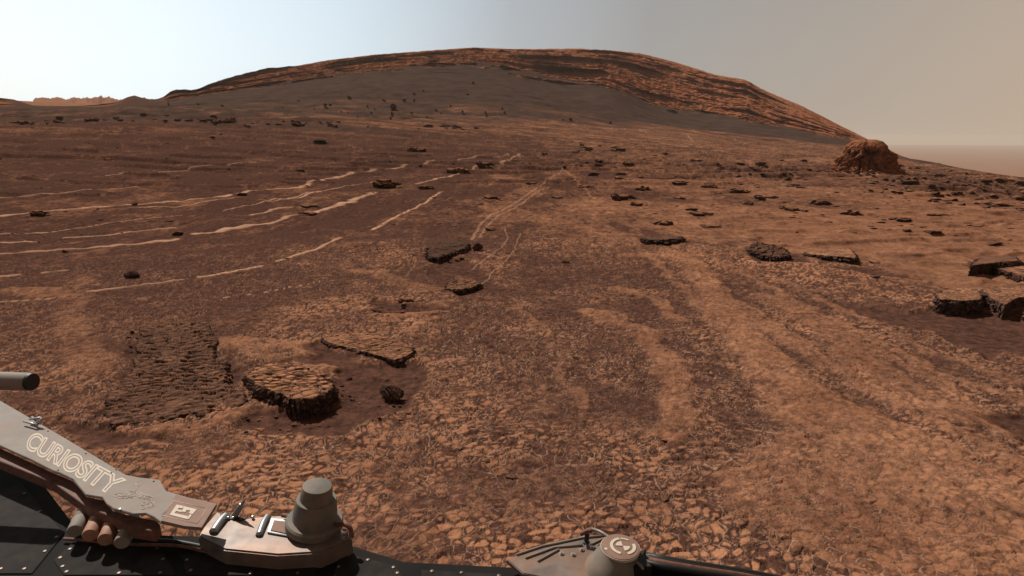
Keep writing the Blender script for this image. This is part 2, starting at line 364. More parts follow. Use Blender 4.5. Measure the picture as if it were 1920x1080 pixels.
def far_w(p, w):
    d = np.mean([math.hypot(*q) for q in p]); return max(w*.8, min(w*16*d*d/1174, w*2.7)) if w < .09 else w*1.3
V_w = [(line_w(p), far_w(line_w(p), w)) for p, w in VEINS]; B_w = [(line_w(p), *r) for p, *r in BANDS]; S_w = [line_w(p) for p in SANDS]; D_w = [(line_w(p), *r) for p, *r in DARKS]; SM_w = [line_w(p) for p in SMOOTH_AREA]

def surface(x, y, D, smoothness=True):
    """micro relief and material masks for points of the plain, 1-d arrays"""
    dust = np.zeros(x.shape, np.float32); vein = dust.copy(); sand = dust.copy(); flat = dust.copy()
    for p, w, s, a in B_w: feature(x, y, dust, p, w, s*(.6 if w < .5 else 1), a, wob=(2.6, .16) if w < .5 else (.4, 1.5))
    for p, w in V_w: feature(x, y, vein, p, w*.45, w*.9, .38 if (w < .05 and -2.2 < p[0][0] < 1.5) else .9, wob=(3.0, .05) if w < .08 else ((1.0, .3) if w < .5 else (.3, 1.5)))
    drk = np.zeros(x.shape, np.float32)
    for p, w, s, a in D_w: feature(x, y, drk, p, w, s, a, wob=(1.6, .25))
    for p in S_w: feature(x, y, sand, p, 0, .05, 1, True, wob=(3, .12))
    for p in SM_w: feature(x, y, flat, p, 0, .5, .85, True, wob=(.6, 1.2))
    h = np.zeros(x.shape, np.float32); rim = h.copy()
    wx = fbm(x*1.6, y*1.6, 3, 5); lo_ = fbm(x*.33, y*.33, 4, 21); mid = fbm(x*1.1+wx*.5, y*1.1, 4, 31)
    az = np.arctan2(x, y)
    region = .46 + .9*lo_ + .55*mid + .10*sst(-.1, .55, az) - .55*drk - .16*sst(8, 25, D)*sst(.3, -.2, az) - .14*sst(.10, -.1, az)*sst(4, 6, D)
    region += .16*sst(5.2, 3.2, D)
    region = np.clip(region, 0, 1)
    near = D < 16
    xn, yn, Dn = x[near], y[near], D[near]
    w1 = fbm(xn*7, yn*7, 2, 41)*.030; w2 = fbm(xn*7+4, yn*7, 2, 43)*.030
    big = .072 + .0*xn
    v1 = fbm(xn*1.1, yn*1.1, 2, 45)*.15; v2 = fbm(xn*1.1+7, yn*1.1, 2, 47)*.15
    f1, f2, rx, ry, idn = cells((xn+w1+v1)/.066, (yn+w2+v2)/.055, 3, 1.0)
    e = f2-f1
    g1, g2, qx, qy, idq = cells((xn+w1*.5)/.027, (yn+w2*.5)/.027, 13)
    amp = (1-sand[near])*(1-.75*flat[near])*(1-.4*sst(.5, 1, dust[near]))*(1-sst(9, 16, Dn))
    amp = amp * (.45+.55*sst(-.35, .25, mid[near] + fbm(xn*.8, yn*.8, 2, 3)*.5 + .15))
    gx = (idn-.5)*.26; gy = -.07 + (np.mod(idn*7.3, 1)-.5)*.30
    plate = rx*gx*.085 + ry*gy*.10
    bowl = .0065*sst(0, .35, e) + .004*np.mod(idn*13.7, 1)
    lip = .008*sst(.11, .02, e)*sst(-.2, .3, fbm(xn*9, yn*9, 2, 51)+.1)
    h[near] = amp*(.55*bowl + .50*plate + .7*lip + .0035*sst(0, .4, g2-g1)*sst(.6, 0, np.mod(idn*3.1, 1)))
    rim[near] = amp*sst(.09, .02, e)*.95*sst(-.3, .3, fbm(xn*6, yn*6, 2, 61)+.12)
    rim[near] = np.maximum(rim[near], amp*.25*sst(.10, .02, g2-g1)*sst(.35, .8, np.mod(idn*5.7, 1)))
    fill = sst(.26, .60, e + .55*(idn-.5) + .30*(region[near]-.5) + .45*fbm(xn*22, yn*22, 2, 73))
    fine_ = .5 + .9*fbm(xn*13, yn*13, 3, 71)
    dn = dust[near]
    d0 = np.clip(region[near]*1.15+.12,0,1)*(.02 + 1.1*fill) ; d0 = d0*amp + (1-amp)*region[near]*.55*np.clip(fine_, 0, 1.3)
    dd = np.maximum(d0, dn*(.55+.45*fill)*np.clip(.55+.6*fine_, .3, 1))
    dall = np.maximum(region*(.50 + .5*fbm(x*5, y*5, 3, 81)), dust*.85)
    dall = dall*(.75+.25*sst(14, 7, D)); dall[near] = dd*sst(16, 11, Dn) + dall[near]*sst(11, 16, Dn)
    dall = dall + sst(6, 10, D)*.45*fbm(x*7, y*3.2, 3, 159)*(1-.4*flat) + sst(7, 14, D)*(.30*fbm(x*2.1, y*1.2, 3, 151) + .42*fbm(x*.55, y*.22, 3, 153))*(1-.5*flat)
    h += sst(9, 16, D)*(.035*ridged(x*1.6, y*.9, 3, 155) + .05*fbm(x*.7, y*.35, 3, 157))*(1-.8*flat)
    dall = dall - .13*sst(7, 14, D)*sst(.25, -.15, az)
    dall = np.maximum(dall, flat*(.62+.3*fbm(x*.5, y*1.2, 4, 161)))
    dall = dall*(1-.93*sand) + sand*.02
    # slow relief
    h += (.020*fbm(x*2.3, y*2.3, 4, 101) + .010*fbm(x*12, y*12, 3, 103)*sst(14, 8, D))*(1-.7*sand) + .05*lo_*sst(3, 8, D) - .028*sand + .012*vein + .02*dust*sst(2, 5, D)
    h += .0015*fbm(x*60, y*60, 2, 111)*sst(7, 4, D)
    h += flat*(.09*fbm(x*.45, y*.8, 3, 163) + .07*sst(.30, .42, ridged(x*.3+2, y*.7, 3, 165)*.5))*sst(6, 9, D)
    rim *= (1-vein)*(.45+.55*sst(9, 4.5, D))
    return h, np.clip(dall, 0, 1), np.clip(rim, 0, 1), vein*(.70+.30*sst(-.35,.15,fbm(x*1.3,y*1.3,3,141)))*(.85-.35*sst(18, 50, D)), sand

# ------------------------------------------------------------------ the ground sheet
GRID = {}
def on_ground(px, py):
    a, e = azel(px, py); n = 1330; j = int(round((a + R(49))/R(98)*(n-1))); j = min(max(j, 0), n-1)
    c = GRID['P'][:, j]; d = np.hypot(c[:, 0], c[:, 1]); s_ = np.nonzero((c[:, 2] >= CZ + e*d) & (d > 1))[0]
    i = s_[0] if len(s_) else 800
    return Vector(c[i])
def build_ground():
    a0 = np.linspace(-R(49), R(49), 1330)
    a1 = np.linspace(R(49), R(68), 130)[1:]; a2 = np.linspace(R(68), math.pi*2-R(68), 60)[1:-1]
    az = np.concatenate([a0, a1, a2, -a1[::-1]]); az = np.where(az > math.pi, az-2*math.pi, az)
    # rows by the knot parameter t
    ang = np.linspace(math.atan(2/1.6), math.atan(2/12), 600); Dn = 2/np.tan(ang)
    Dn = np.concatenate([[.05, .5, 1.0, 1.3], Dn, 12*np.exp(np.linspace(0, math.log(45/12), 340))[1:]])
    t1 = np.interp(np.log(Dn), kL[:8, 360], np.arange(8))
    t1 = np.concatenate([t1, np.linspace(7, 8, 60)[1:], np.linspace(8, 11, 150)[1:], np.linspace(11, 12, 250)[1:], np.linspace(12, 13, 12)[1:], np.linspace(13, NK-1, 40)[1:]])
    D, z = profile(az, t1)
    A = np.broadcast_to(az, D.shape); T = np.broadcast_to(t1[:, None], D.shape)
    nr, nc = D.shape
    x = D*np.sin(A); y = D*np.cos(A)
    da = np.zeros(D.shape, np.float32); ri = da.copy(); ve = da.copy(); sa = da.copy(); red = da.copy(); gry = da.copy(); blk = da.copy()
    r7 = np.searchsorted(t1, 9.6)
    sl_ = slice(0, r7)
    h, d_, r_, v_, s_ = surface(x[sl_].ravel().astype(np.float32), y[sl_].ravel().astype(np.float32), D[sl_].ravel().astype(np.float32))
    shp = x[sl_].shape
    fade = sst(9.6, 8.0, T[sl_])
    z[sl_] += h.reshape(shp)*sst(0.2, 1.2, T[sl_]); da[sl_] = d_.reshape(shp); ri[sl_] = r_.reshape(shp); ve[sl_] = v_.reshape(shp)
    sand0 = s_.reshape(shp)
    # the middle distance: low broken ledges
    m = slice(np.searchsorted(t1, 5.0), np.searchsorted(t1, 10.9)); X, Y, TT, AA = x[m], y[m], T[m], A[m]
    q = fbm(X*.12, Y*.35, 4, 201); led = sst(.05, .12, q)*sst(5.2, 6.2, TT)
    st = fbm(X*.05+AA*3, Y*.22, 4, 211)
    z[m] += (.10*q + .16*led*(1-.7*sst(9, 10, TT)))*sst(5, 7, TT) + .25*st*sst(8, 9.5, TT)*sst(10.9, 10, TT)
    pu = 960 + F*np.tan(AA)*1.03                         # rough bearing, only used to say which side of the hill a mask belongs to
    # dark ledge along the far edge of the plain
    lt = 8.0 + .16*fbm(AA*9, AA*0, 3, 221) - .25*sst(-.25, .1, AA) 
    lm = np.exp(-((TT-lt)/.10)**2)*sst(.02, -.25, AA); rg = ridged(AA*22, TT*22, 4, 231)
    z[m] += lm*(.3+.5*rg)*.7; blk[m] = np.maximum(blk[m], lm*sst(.15, .45, rg)*.9)
    # grey sand apron under the cliffs
    g0 = np.interp(AA, [-.8, -.45, -.25, 0, .2, .35, .55, .7], [8.25, 8.3, 8.6, 9.1, 9.9, 10.2, 10.2, 10.6])
    gn = fbm(X*.03, Y*.09, 4, 241)*.9
    gm = sst(-.25, .35, TT + gn - g0); gs = fbm(AA*9, TT*9 + AA*4, 4, 243); gry[m] = gm*(.96 - .75*sst(.0, .3, gs)*sst(10.8, 9.4, TT) - .35*sst(.0, .3, fbm(AA*14, TT*30, 4, 245)))
    da[m] *= (1-.5*gm)
    hb = fbm(X*.04, Y*.5, 4, 251); da[m] = np.clip(da[m] + .35*sst(.0, .3, hb)*sst(7, 8.5, TT)*(1-gm), 0, 1); da[m] = np.where(TT > 8.6, np.maximum(da[m], np.clip(.30+1.1*fbm(AA*16, TT*16, 5, 247), 0, .9)), da[m])
    z[m] += (.12*ridged(X*.10, Y*.7, 3, 261) + .30*sst(.05, .30, fbm(AA*12, TT*22, 4, 263)) + .10*fbm(X*.8, Y*.8, 3, 265))*gm*sst(10.9, 10.2, TT)
    blk[m] = np.maximum(blk[m], .65*sst(.10, .26, fbm(AA*20, TT*30, 5, 249))*sst(8.9, 9.6, TT)*sst(-.45, -.3, AA)); red[m] = np.maximum(red[m], .45*sst(.02, .25, fbm(AA*13, TT*18, 4, 253))*sst(9.6, 10.4, TT)*sst(-.3, 0, AA))
    # rough dark rock patches in the middle distance
    pk = fbm(X*.22, Y*.55, 4, 271) + .22*sst(.1, .5, AA) - .12*sst(0, -.4, AA); pm = sst(.20, .36, pk)*sst(6.0, 6.8, TT)*(1-gm)
    blk[m] = np.maximum(blk[m], pm*.65*sst(-.1, .3, fbm(X*1.3, Y*1.3, 3, 273))); z[m] += pm*.12*ridged(X*1.2, Y*1.2, 3, 281)
    # layered cliffs
    m = slice(np.searchsorted(t1, 10.0), np.searchsorted(t1, 13.6)); X, Y, TT, AA, DD = x[m], y[m], T[m], A[m], D[m]
    hill = sst(-.525, -.50, AA)*sst(.60, .565, AA); span = np.clip((np.interp(AA, AZ, knD[11])-np.interp(AA, AZ, knD[10+0]))/60, .15, 1.2); span = np.interp(AA, AZ, np.clip((dc-knD[11])/60, .1, 1.2))
    hillm = np.maximum(hill, .7*np.exp(-((AA+.588)/.018)**2)*sst(.3,.8,c_:=TT-11)); hillm = np.maximum(hillm, sst(-.675, -.70, AA)*.6)
    c = TT-11
    s1 = fbm(AA*14, c*1.2, 4, 301); s2 = fbm(AA*45, c*4, 4, 311)
    bound = sst(-.05, .02, c + .22*fbm(AA*22, c*6, 4, 321) - .04)
    # sand runs up between the ledges left of the summit
    up_ = np.exp(-((AA+.085)/.16)**2)*.30 + .10*sst(-.1, -.5, AA)
    bound = np.maximum(bound*sst(-.02, .05, c - up_ + .55*fbm(AA*13, c*15, 5, 331)), 0)
    red[m] = bound*hillm; gry[m] = np.maximum(gry[m], (1-bound)*.95)*np.where(c < 1.05, 1, 1-hillm) 
    lay = (c + .035*s1 + .014*s2)*7.4 + .9*fbm(AA*4, AA*0+3, 2, 341)
    fr = lay-np.floor(lay); k_ = np.floor(lay)
    strong = .35 + .95*rnd(k_.astype(np.int64), (AA*0).astype(np.int64), 5) ; strong = strong*(1-.45*sst(.25, .5, AA))*(.15+1.25*sst(-.22, .25, fbm(AA*7+k_*3.7, k_*1.3, 4, 351)))
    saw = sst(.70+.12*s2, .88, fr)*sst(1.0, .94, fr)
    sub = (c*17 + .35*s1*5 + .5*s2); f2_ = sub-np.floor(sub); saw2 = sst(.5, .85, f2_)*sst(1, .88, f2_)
    inside = sst(-.04, .05, c)*sst(.97, .84, c)
    off = -(3.6*saw*strong + 1.2*saw2*sst(-.1, .3, s2))*span*inside*np.maximum(red[m], .15*hill)
    rough = ((ridged(AA*70, c*22 + k_*3, 4, 361)-.45)*.40 + (ridged(AA*90, c*50, 3, 363)-.45)*.30)*red[m]*span*sst(-.05, .05, c)*sst(1.5, 1.0, c)
    blk[m] = np.maximum(blk[m], np.clip(.85*saw*strong*inside + .55*saw2*sst(.0, .3, s2)*inside, 0, .8)*red[m]*sst(.86, .7, c))  # dust-free ledge faces, darkened in colour as well to deepen their shadow lines
    D2 = DD + off - rough*2.2*sst(1.02, .9, c)
    x[m] = D2*np.sin(AA); y[m] = D2*np.cos(AA)
    z[m] += rough*.30*hill + (saw*strong*.30*span + .12*fbm(AA*60, c*5, 3, 371))*inside*red[m]
    z[m] += .22*fbm(AA*70, c*0+1, 4, 381)*np.exp(-((c-1)/.25)**2)*hillm*.6
    drift = sst(.1, .45, fbm(AA*20, c*5+k_*2, 3, 391) - .1 + .25*sst(.55, .2, fr))*inside
    da[m] = np.maximum(da[m]*(1-red[m]), red[m]*sst(-.3, .5, fbm(AA*25, c*7, 4, 395) + .5*sst(.6, 1.0, c) - .9*sst(.45,.9,fr)*strong)*.75)  # bench dust, thickened toward the crest so its colour reads as lit
    redk = red[m]*(1-.75*da[m]); red[m] = np.where(red[m] > 0, redk, red[m])
    gry[m] = np.maximum(gry[m], drift*.35*red[m]*sst(.7, .2, c))
    # far land is dusty
    fz = T > 13.4; da = np.where(fz, .65, da); 
    P = np.stack([x, y, z], -1); GRID['az'] = az; GRID['P'] = P
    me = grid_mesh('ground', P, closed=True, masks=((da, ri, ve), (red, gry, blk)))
    me.flip_normals() if me.polygons[5000].normal.z < 0 else None
    o = link('ground', me, M_rock); tag(o, kind='structure')
    return o
build_ground()

# ------------------------------------------------------------------ far hills: pale mesas on the left, crater rim on the right
def far_hills(name, px0, px1, ytop, D0, D1, n, rows, seed, red, da, rough, zfloor, prof=None):
    pxs = np.linspace(px0, px1, n); P = np.zeros((rows, n, 3))
    az = np.array([azel(p, ytop)[0] for p in pxs]); e = np.array([azel(p, ytop)[1] for p in pxs])
    top = CZ + D0*e
    for r in range(rows):
        w = r/(rows-1); D = D0 + (D1-D0)*w
        env = math.sin(math.pi*w)**.7
        n_ = ridged(az*rough, az*0+w*4, 4, seed); n2 = fbm(az*rough*2.6+w*5, az*0+w*14, 4, seed+3)
        ends = sst(0, .04, (pxs-px0)/(px1-px0))*sst(1, .92, (pxs-px0)/(px1-px0))
        H = (top*1.16-zfloor)*env*(.62+.50*n_+.10*n2)*(1-.25*sst(.5,1,(pxs-px0)/(px1-px0)))*(.2+.8*ends) if prof is None else (top-zfloor)*env*prof(pxs)*(1+.05*n_)
        P[r, :, 0] = D*np.sin(az); P[r, :, 1] = D*np.cos(az); P[r, :, 2] = zfloor + H
    return link(name, grid_mesh(name, P, masks=((da, 0, 0), (red, 0, 0))), M_rock)
tag(far_hills('hills', 50, 420, 184, 560, 760, 420, 60, 7, .35, .8, 26, 20), kind='structure')
tag(far_hills('hills', 1500, 2600, 277, 6300, 8000, 200, 24, 17, 0, .9, 5, -66, prof=lambda p: 1+0*p), kind='structure')

# ------------------------------------------------------------------ rocks
def fwd(p): return p.y*cp_ - (p.z-CZ)*sp_
def top_relief(x, y, s, seed):
    w1 = fbm(x*7, y*7, 2, seed)*.03
    f1, f2, rx, ry, idn = cells((x+w1)/s, (y+w1)/(s*.85), seed, 1.0); e = f2-f1
    h = .009*sst(0, .4, e) + rx*(idn-.5)*.016 + ry*(-.008 + (np.mod(idn*7.3, 1)-.5)*.02) + .004*np.mod(idn*13.7, 1) + .007*sst(.14, .03, e)
    return h, e, idn
def slab(name, label, cat, outline, hf, hb, seed, dust=.7, cell=.06, side=.9, relief=1.0, sides=1.0, group=None, nb=420, nr=90, crumb=.02, rag=1.5):
    """a tabular rock: its top outline is traced at its own height, and its broken sides go down into the ground"""
    g = min(at(*outline[np.argmax([p[1] for p in outline])]).z, .3)
    cpx = np.mean(np.array(outline, float), axis=0); g = float(np.mean([on_ground(*q_).z for q_ in outline]))
    hm = .5*(hf+hb); ys = [p[1] for p in outline]; y0, y1 = min(ys), max(ys)
    pts = [on_z(px, py, g + hb + (hf-hb)*(py-y0)/(y1-y0)) for px, py in outline]
    P = np.array([tuple(p) for p in pts]); cen = P.mean(0)
    Q = np.vstack([P, P[:1]]); L = np.concatenate([[0], np.cumsum(np.hypot(*np.diff(Q[:, :2], axis=0).T))]); u = np.linspace(0, L[-1], nb+1)[:-1]
    B = np.stack([np.interp(u, L, Q[:, k]) for k in range(3)], -1)
    ph = u/L[-1]*2*np.pi; size = L[-1]/6
    cx_, cy_ = np.cos(ph), np.sin(ph)
    jag = crumb*(rag*fbm(cx_*size*2.2, cy_*size*2.2, 3, seed+21) + 1.6*fbm(cx_*size*9, cy_*size*9, 4, seed) + 1.0*(np.mod(np.floor(u/.05+fbm(cx_*9, cy_*9, 2, seed+1)*2)*.618, 1)-.5))
    dirs = B-cen; dirs[:, 2] = 0; dn = np.linalg.norm(dirs, axis=1, keepdims=True); dirs /= dn
    B[:, :2] += dirs[:, :2]*jag[:, None]
    rs = np.concatenate([np.linspace(0.02, .97, nr), [.985, 1.0]])
    top = cen + (B-cen)*rs[:, None, None]
    x, y = top[..., 0].ravel(), top[..., 1].ravel(); h, e, idn = top_relief(x, y, cell, seed+3)
    h = h*relief + .012*relief*fbm(x*5, y*5, 3, seed+5); top[..., 2] += h.reshape(top.shape[:2])
    H = np.maximum(B[:, 2]-g, .01) + .06
    ns = 26; rows = []
    for k in range(1, ns+1):
        v = k/ns; cc = u/.035
        c1, c2, _a, _b, ci = cells(u/.042 + .8*fbm(cc*.5, u*0+v*3, 2, seed+13), np.full(nb, v)*H/.034, seed+7, 1.0); b1, b2, _a, _b, bi = cells(u/.017, np.full(nb, v)*H/.015, seed+9, 1.0)
        out = crumb*(2.6*(ci-.5) + .9*sst(0, .3, c2-c1) + 1.0*(bi-.5) + 1.2*(ridged(cx_*size*6+v*2, cy_*size*6 - v*2.0, 3, seed+7)-.5)) * min(1, v*6)
        r = B.copy(); r[:, 2] = top[-1, :, 2] - H*v; r[:, :2] += dirs[:, :2]*(out*sides + .15*crumb*v)[:, None]; rows.append(r)
    S = np.array(rows); A = np.concatenate([top, S])
    fill = sst(.08, .45, e+.4*(idn-.5)).reshape(top.shape[:2]); ee = e.reshape(top.shape[:2])
    z0 = np.zeros(S.shape[:2])
    edge = sst(.97, 1.0, rs)[:, None]*np.ones((1, nb))
    dn_ = fbm(x*6, y*6, 3, seed+11).reshape(fill.shape)
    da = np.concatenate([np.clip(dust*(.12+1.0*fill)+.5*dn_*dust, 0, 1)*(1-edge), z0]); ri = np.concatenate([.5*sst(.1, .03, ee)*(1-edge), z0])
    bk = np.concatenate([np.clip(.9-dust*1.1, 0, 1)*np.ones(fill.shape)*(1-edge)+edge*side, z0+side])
    me = grid_mesh(name, A, closed=True, masks=((da, ri, 0), (0, 0, bk)))
    o = link(name, me, M_rock)
    bm = bmesh.new(); bm.from_mesh(me); bm.verts.ensure_lookup_table()
    bm.faces.new([bm.verts[i] for i in range(nb)]) ; bmesh.ops.recalc_face_normals(bm, faces=bm.faces); bm.to_mesh(me); bm.free()
    # origin at its base
    off = Vector((cen[0], cen[1], g)); me.transform(Matrix.Translation(-off)); o.location = off
    return tag(o, label, cat, group)

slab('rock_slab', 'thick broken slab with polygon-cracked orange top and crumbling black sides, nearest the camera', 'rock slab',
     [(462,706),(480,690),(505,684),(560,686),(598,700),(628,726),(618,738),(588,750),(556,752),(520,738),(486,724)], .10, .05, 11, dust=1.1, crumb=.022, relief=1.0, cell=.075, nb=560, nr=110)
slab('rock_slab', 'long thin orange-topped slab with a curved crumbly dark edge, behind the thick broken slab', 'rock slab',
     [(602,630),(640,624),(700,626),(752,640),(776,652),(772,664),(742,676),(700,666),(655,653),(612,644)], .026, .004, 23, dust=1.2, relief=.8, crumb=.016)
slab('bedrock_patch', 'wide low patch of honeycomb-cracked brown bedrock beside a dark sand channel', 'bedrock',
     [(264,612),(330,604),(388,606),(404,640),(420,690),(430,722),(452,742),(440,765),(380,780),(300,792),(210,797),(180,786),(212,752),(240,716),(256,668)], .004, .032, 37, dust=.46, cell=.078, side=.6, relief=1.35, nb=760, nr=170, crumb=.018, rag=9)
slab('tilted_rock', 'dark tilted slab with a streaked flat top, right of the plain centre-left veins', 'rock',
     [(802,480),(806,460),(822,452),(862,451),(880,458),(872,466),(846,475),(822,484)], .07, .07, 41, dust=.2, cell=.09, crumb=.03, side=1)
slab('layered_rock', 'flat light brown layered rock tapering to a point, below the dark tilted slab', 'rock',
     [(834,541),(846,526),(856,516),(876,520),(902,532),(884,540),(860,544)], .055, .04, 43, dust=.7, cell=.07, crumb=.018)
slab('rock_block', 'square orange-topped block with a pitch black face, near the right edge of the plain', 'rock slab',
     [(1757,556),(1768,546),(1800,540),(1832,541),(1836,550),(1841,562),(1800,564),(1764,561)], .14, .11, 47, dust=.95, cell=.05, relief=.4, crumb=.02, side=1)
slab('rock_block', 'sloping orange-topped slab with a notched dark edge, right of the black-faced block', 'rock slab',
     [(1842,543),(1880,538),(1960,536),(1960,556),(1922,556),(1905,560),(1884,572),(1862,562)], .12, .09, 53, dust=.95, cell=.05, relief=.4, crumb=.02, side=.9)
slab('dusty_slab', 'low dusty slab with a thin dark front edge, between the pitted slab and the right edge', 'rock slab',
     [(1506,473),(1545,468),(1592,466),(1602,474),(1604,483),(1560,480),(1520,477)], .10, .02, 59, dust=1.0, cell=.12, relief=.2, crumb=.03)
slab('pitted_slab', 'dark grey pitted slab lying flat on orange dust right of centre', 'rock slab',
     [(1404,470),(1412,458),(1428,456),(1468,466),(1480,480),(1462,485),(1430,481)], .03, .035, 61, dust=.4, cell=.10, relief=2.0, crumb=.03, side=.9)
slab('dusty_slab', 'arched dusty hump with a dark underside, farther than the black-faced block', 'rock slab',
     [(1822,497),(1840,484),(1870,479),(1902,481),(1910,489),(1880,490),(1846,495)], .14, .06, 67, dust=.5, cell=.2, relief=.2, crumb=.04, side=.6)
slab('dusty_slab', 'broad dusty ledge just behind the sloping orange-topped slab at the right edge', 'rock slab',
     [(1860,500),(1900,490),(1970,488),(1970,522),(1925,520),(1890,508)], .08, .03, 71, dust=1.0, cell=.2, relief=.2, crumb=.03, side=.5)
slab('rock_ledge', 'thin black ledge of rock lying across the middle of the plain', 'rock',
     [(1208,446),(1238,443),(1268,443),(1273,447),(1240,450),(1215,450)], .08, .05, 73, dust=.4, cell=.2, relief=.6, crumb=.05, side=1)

def proto_rock(seed, sub=4, flat=.6, cuts=9, rough=.09):
    bm = bmesh.new(); bmesh.ops.create_icosphere(bm, subdivisions=sub, radius=1); me = bpy.data.meshes.new('rock'); bm.to_mesh(me); bm.free()
    v = np.zeros(len(me.vertices)*3, np.float32); me.vertices.foreach_get('co', v); v = v.reshape(-1, 3)
    rs = np.random.RandomState(seed)
    for k in range(cuts):
        n = rs.normal(size=3); n /= np.linalg.norm(n); d = rs.uniform(.45, .85); s_ = v@n - d; v -= np.where(s_ > 0, s_, 0)[:, None]*n
    x, y, z = v.T
    dsp = rough*(fbm(x*1.6+z*1.1, y*1.6-z*1.3, 4, seed) + .8*(ridged(x*3+z*2.2, y*3-z*1.7, 3, seed+1)-.5)) + rough*.5*fbm(x*8+z*5, y*8-z*6, 3, seed+2)
    v *= (1+dsp*1.6)[:, None]; v[:, 0] /= abs(v[:, 0]).max(); v[:, 1] /= abs(v[:, 1]).max(); v[:, 2] *= flat/abs(v[:, 2]).max()
    me.vertices.foreach_set('co', v.reshape(-1)); me.update()
    for p in me.polygons: p.use_smooth = sub > 3
    return me, v
def masks_for(me, v, dust, dark, red=0):
    nz = np.zeros(len(me.vertices)*3, np.float32); me.vertices.foreach_get('normal', nz); nz = nz.reshape(-1, 3)[:, 2]
    t = sst(.45, .95, nz)*dust; set_masks(me, (t, 0, 0), (red, 0, (1-t)*dark)); me.materials.append(M_rock)
PROTO = []
for k in range(12):
    me, v = proto_rock(100+k, 4 if k < 6 else 3, [.75, .55, .35][k % 3], 7+k % 5, .12)
    masks_for(me, v, [.55, .8, .35][k % 3], .7); PROTO.append((me, v[:, 2].min(), v[:, 2].max()))
def place_rock(name, label, cat, px, py, w, h, k=0, group=None, rot=None, sink=.25, D=None):
    p = on_ground(px, py); dep = fwd(p); W_ = w/F*dep; e_ = (CZ-p.z)/(p-Vector((0,0,CZ))).length; H_ = max(.4*h, h-.7*w*e_)/F*dep
    me, z0, z1 = PROTO[k]
    o = bpy.data.objects.new(name, me); C.collection.objects.link(o)
    sz = H_/((z1-z0)*(1-sink)); o.scale = (W_/2, W_/2*random.uniform(.6, .95), sz)
    o.rotation_euler = (0, 0, random.uniform(-.5, .5) if rot is None else rot)
    o.location = (p.x, p.y, p.z - z0*sz - sink*(z1-z0)*sz)
    return tag(o, label, cat, group)
me, v = proto_rock(55, 6, .8, 6, .34); masks_for(me, v, .15, .9); PROTO.append((me, v[:, 2].min(), v[:, 2].max()))
place_rock('boulder', 'rough pitted grey boulder sitting in dark sand right of the thick broken slab', 'boulder', 735, 750, 50, 42, 12)
me, v = proto_rock(56, 5, .7, 9, .22); masks_for(me, v, .15, 1); PROTO.append((me, v[:, 2].min(), v[:, 2].max()))
place_rock('rock', 'lone small black jagged rock between the two pale veins on the left', 'rock', 249, 521, 34, 17, 13)
def proto_outcrop(seed, n=16):
    rs = np.random.RandomState(seed); V = []; Fs = []; o_ = 0
    for i in range(n):
        me0 = PROTO[6+rs.randint(6)][0]; v = np.zeros(len(me0.vertices)*3, np.float32); me0.vertices.foreach_get('co', v); v = v.reshape(-1, 3).copy()
        f = np.zeros(len(me0.polygons)*3, np.int32); me0.polygons.foreach_get('vertices', f)
        x = rs.normal()*.42; y = rs.normal()*.30; k = rs.uniform(.10, .34)*(1.3-abs(x)*.6); a = rs.uniform(-.6, .6)
        v = v*[k*1.5, k, k*rs.uniform(.5, 1.1)]; v[:, 2] += v[:, 0]*rs.uniform(-.25, .25)
        c_, s_ = math.cos(a), math.sin(a); v = np.stack([v[:, 0]*c_-v[:, 1]*s_+x, v[:, 0]*s_+v[:, 1]*c_+y, v[:, 2]], -1)
        V.append(v); Fs.append(f+o_); o_ += len(v)
    V = np.concatenate(V); Fs = np.concatenate(Fs); V[:, :2] /= np.abs(V[:, :2]).max(0); V[:, 2] /= np.abs(V[:, 2]).max()/.5
    me = bpy.data.meshes.new('outcrop'); me.vertices.add(len(V)); me.vertices.foreach_set('co', V.reshape(-1)); k = len(Fs)//3
    me.loops.add(len(Fs)); me.polygons.add(k); me.loops.foreach_set('vertex_index', Fs.astype(np.int32)); me.polygons.foreach_set('loop_start', np.arange(0, len(Fs), 3, dtype=np.int32)); me.update(calc_edges=True)
    masks_for(me, V, rs.uniform(.7, 1.0), .45); return me, V[:, 2].min(), V[:, 2].max()
for k in range(8): PROTO.append(proto_outcrop(700+k, 12+k*2))      # 14..21
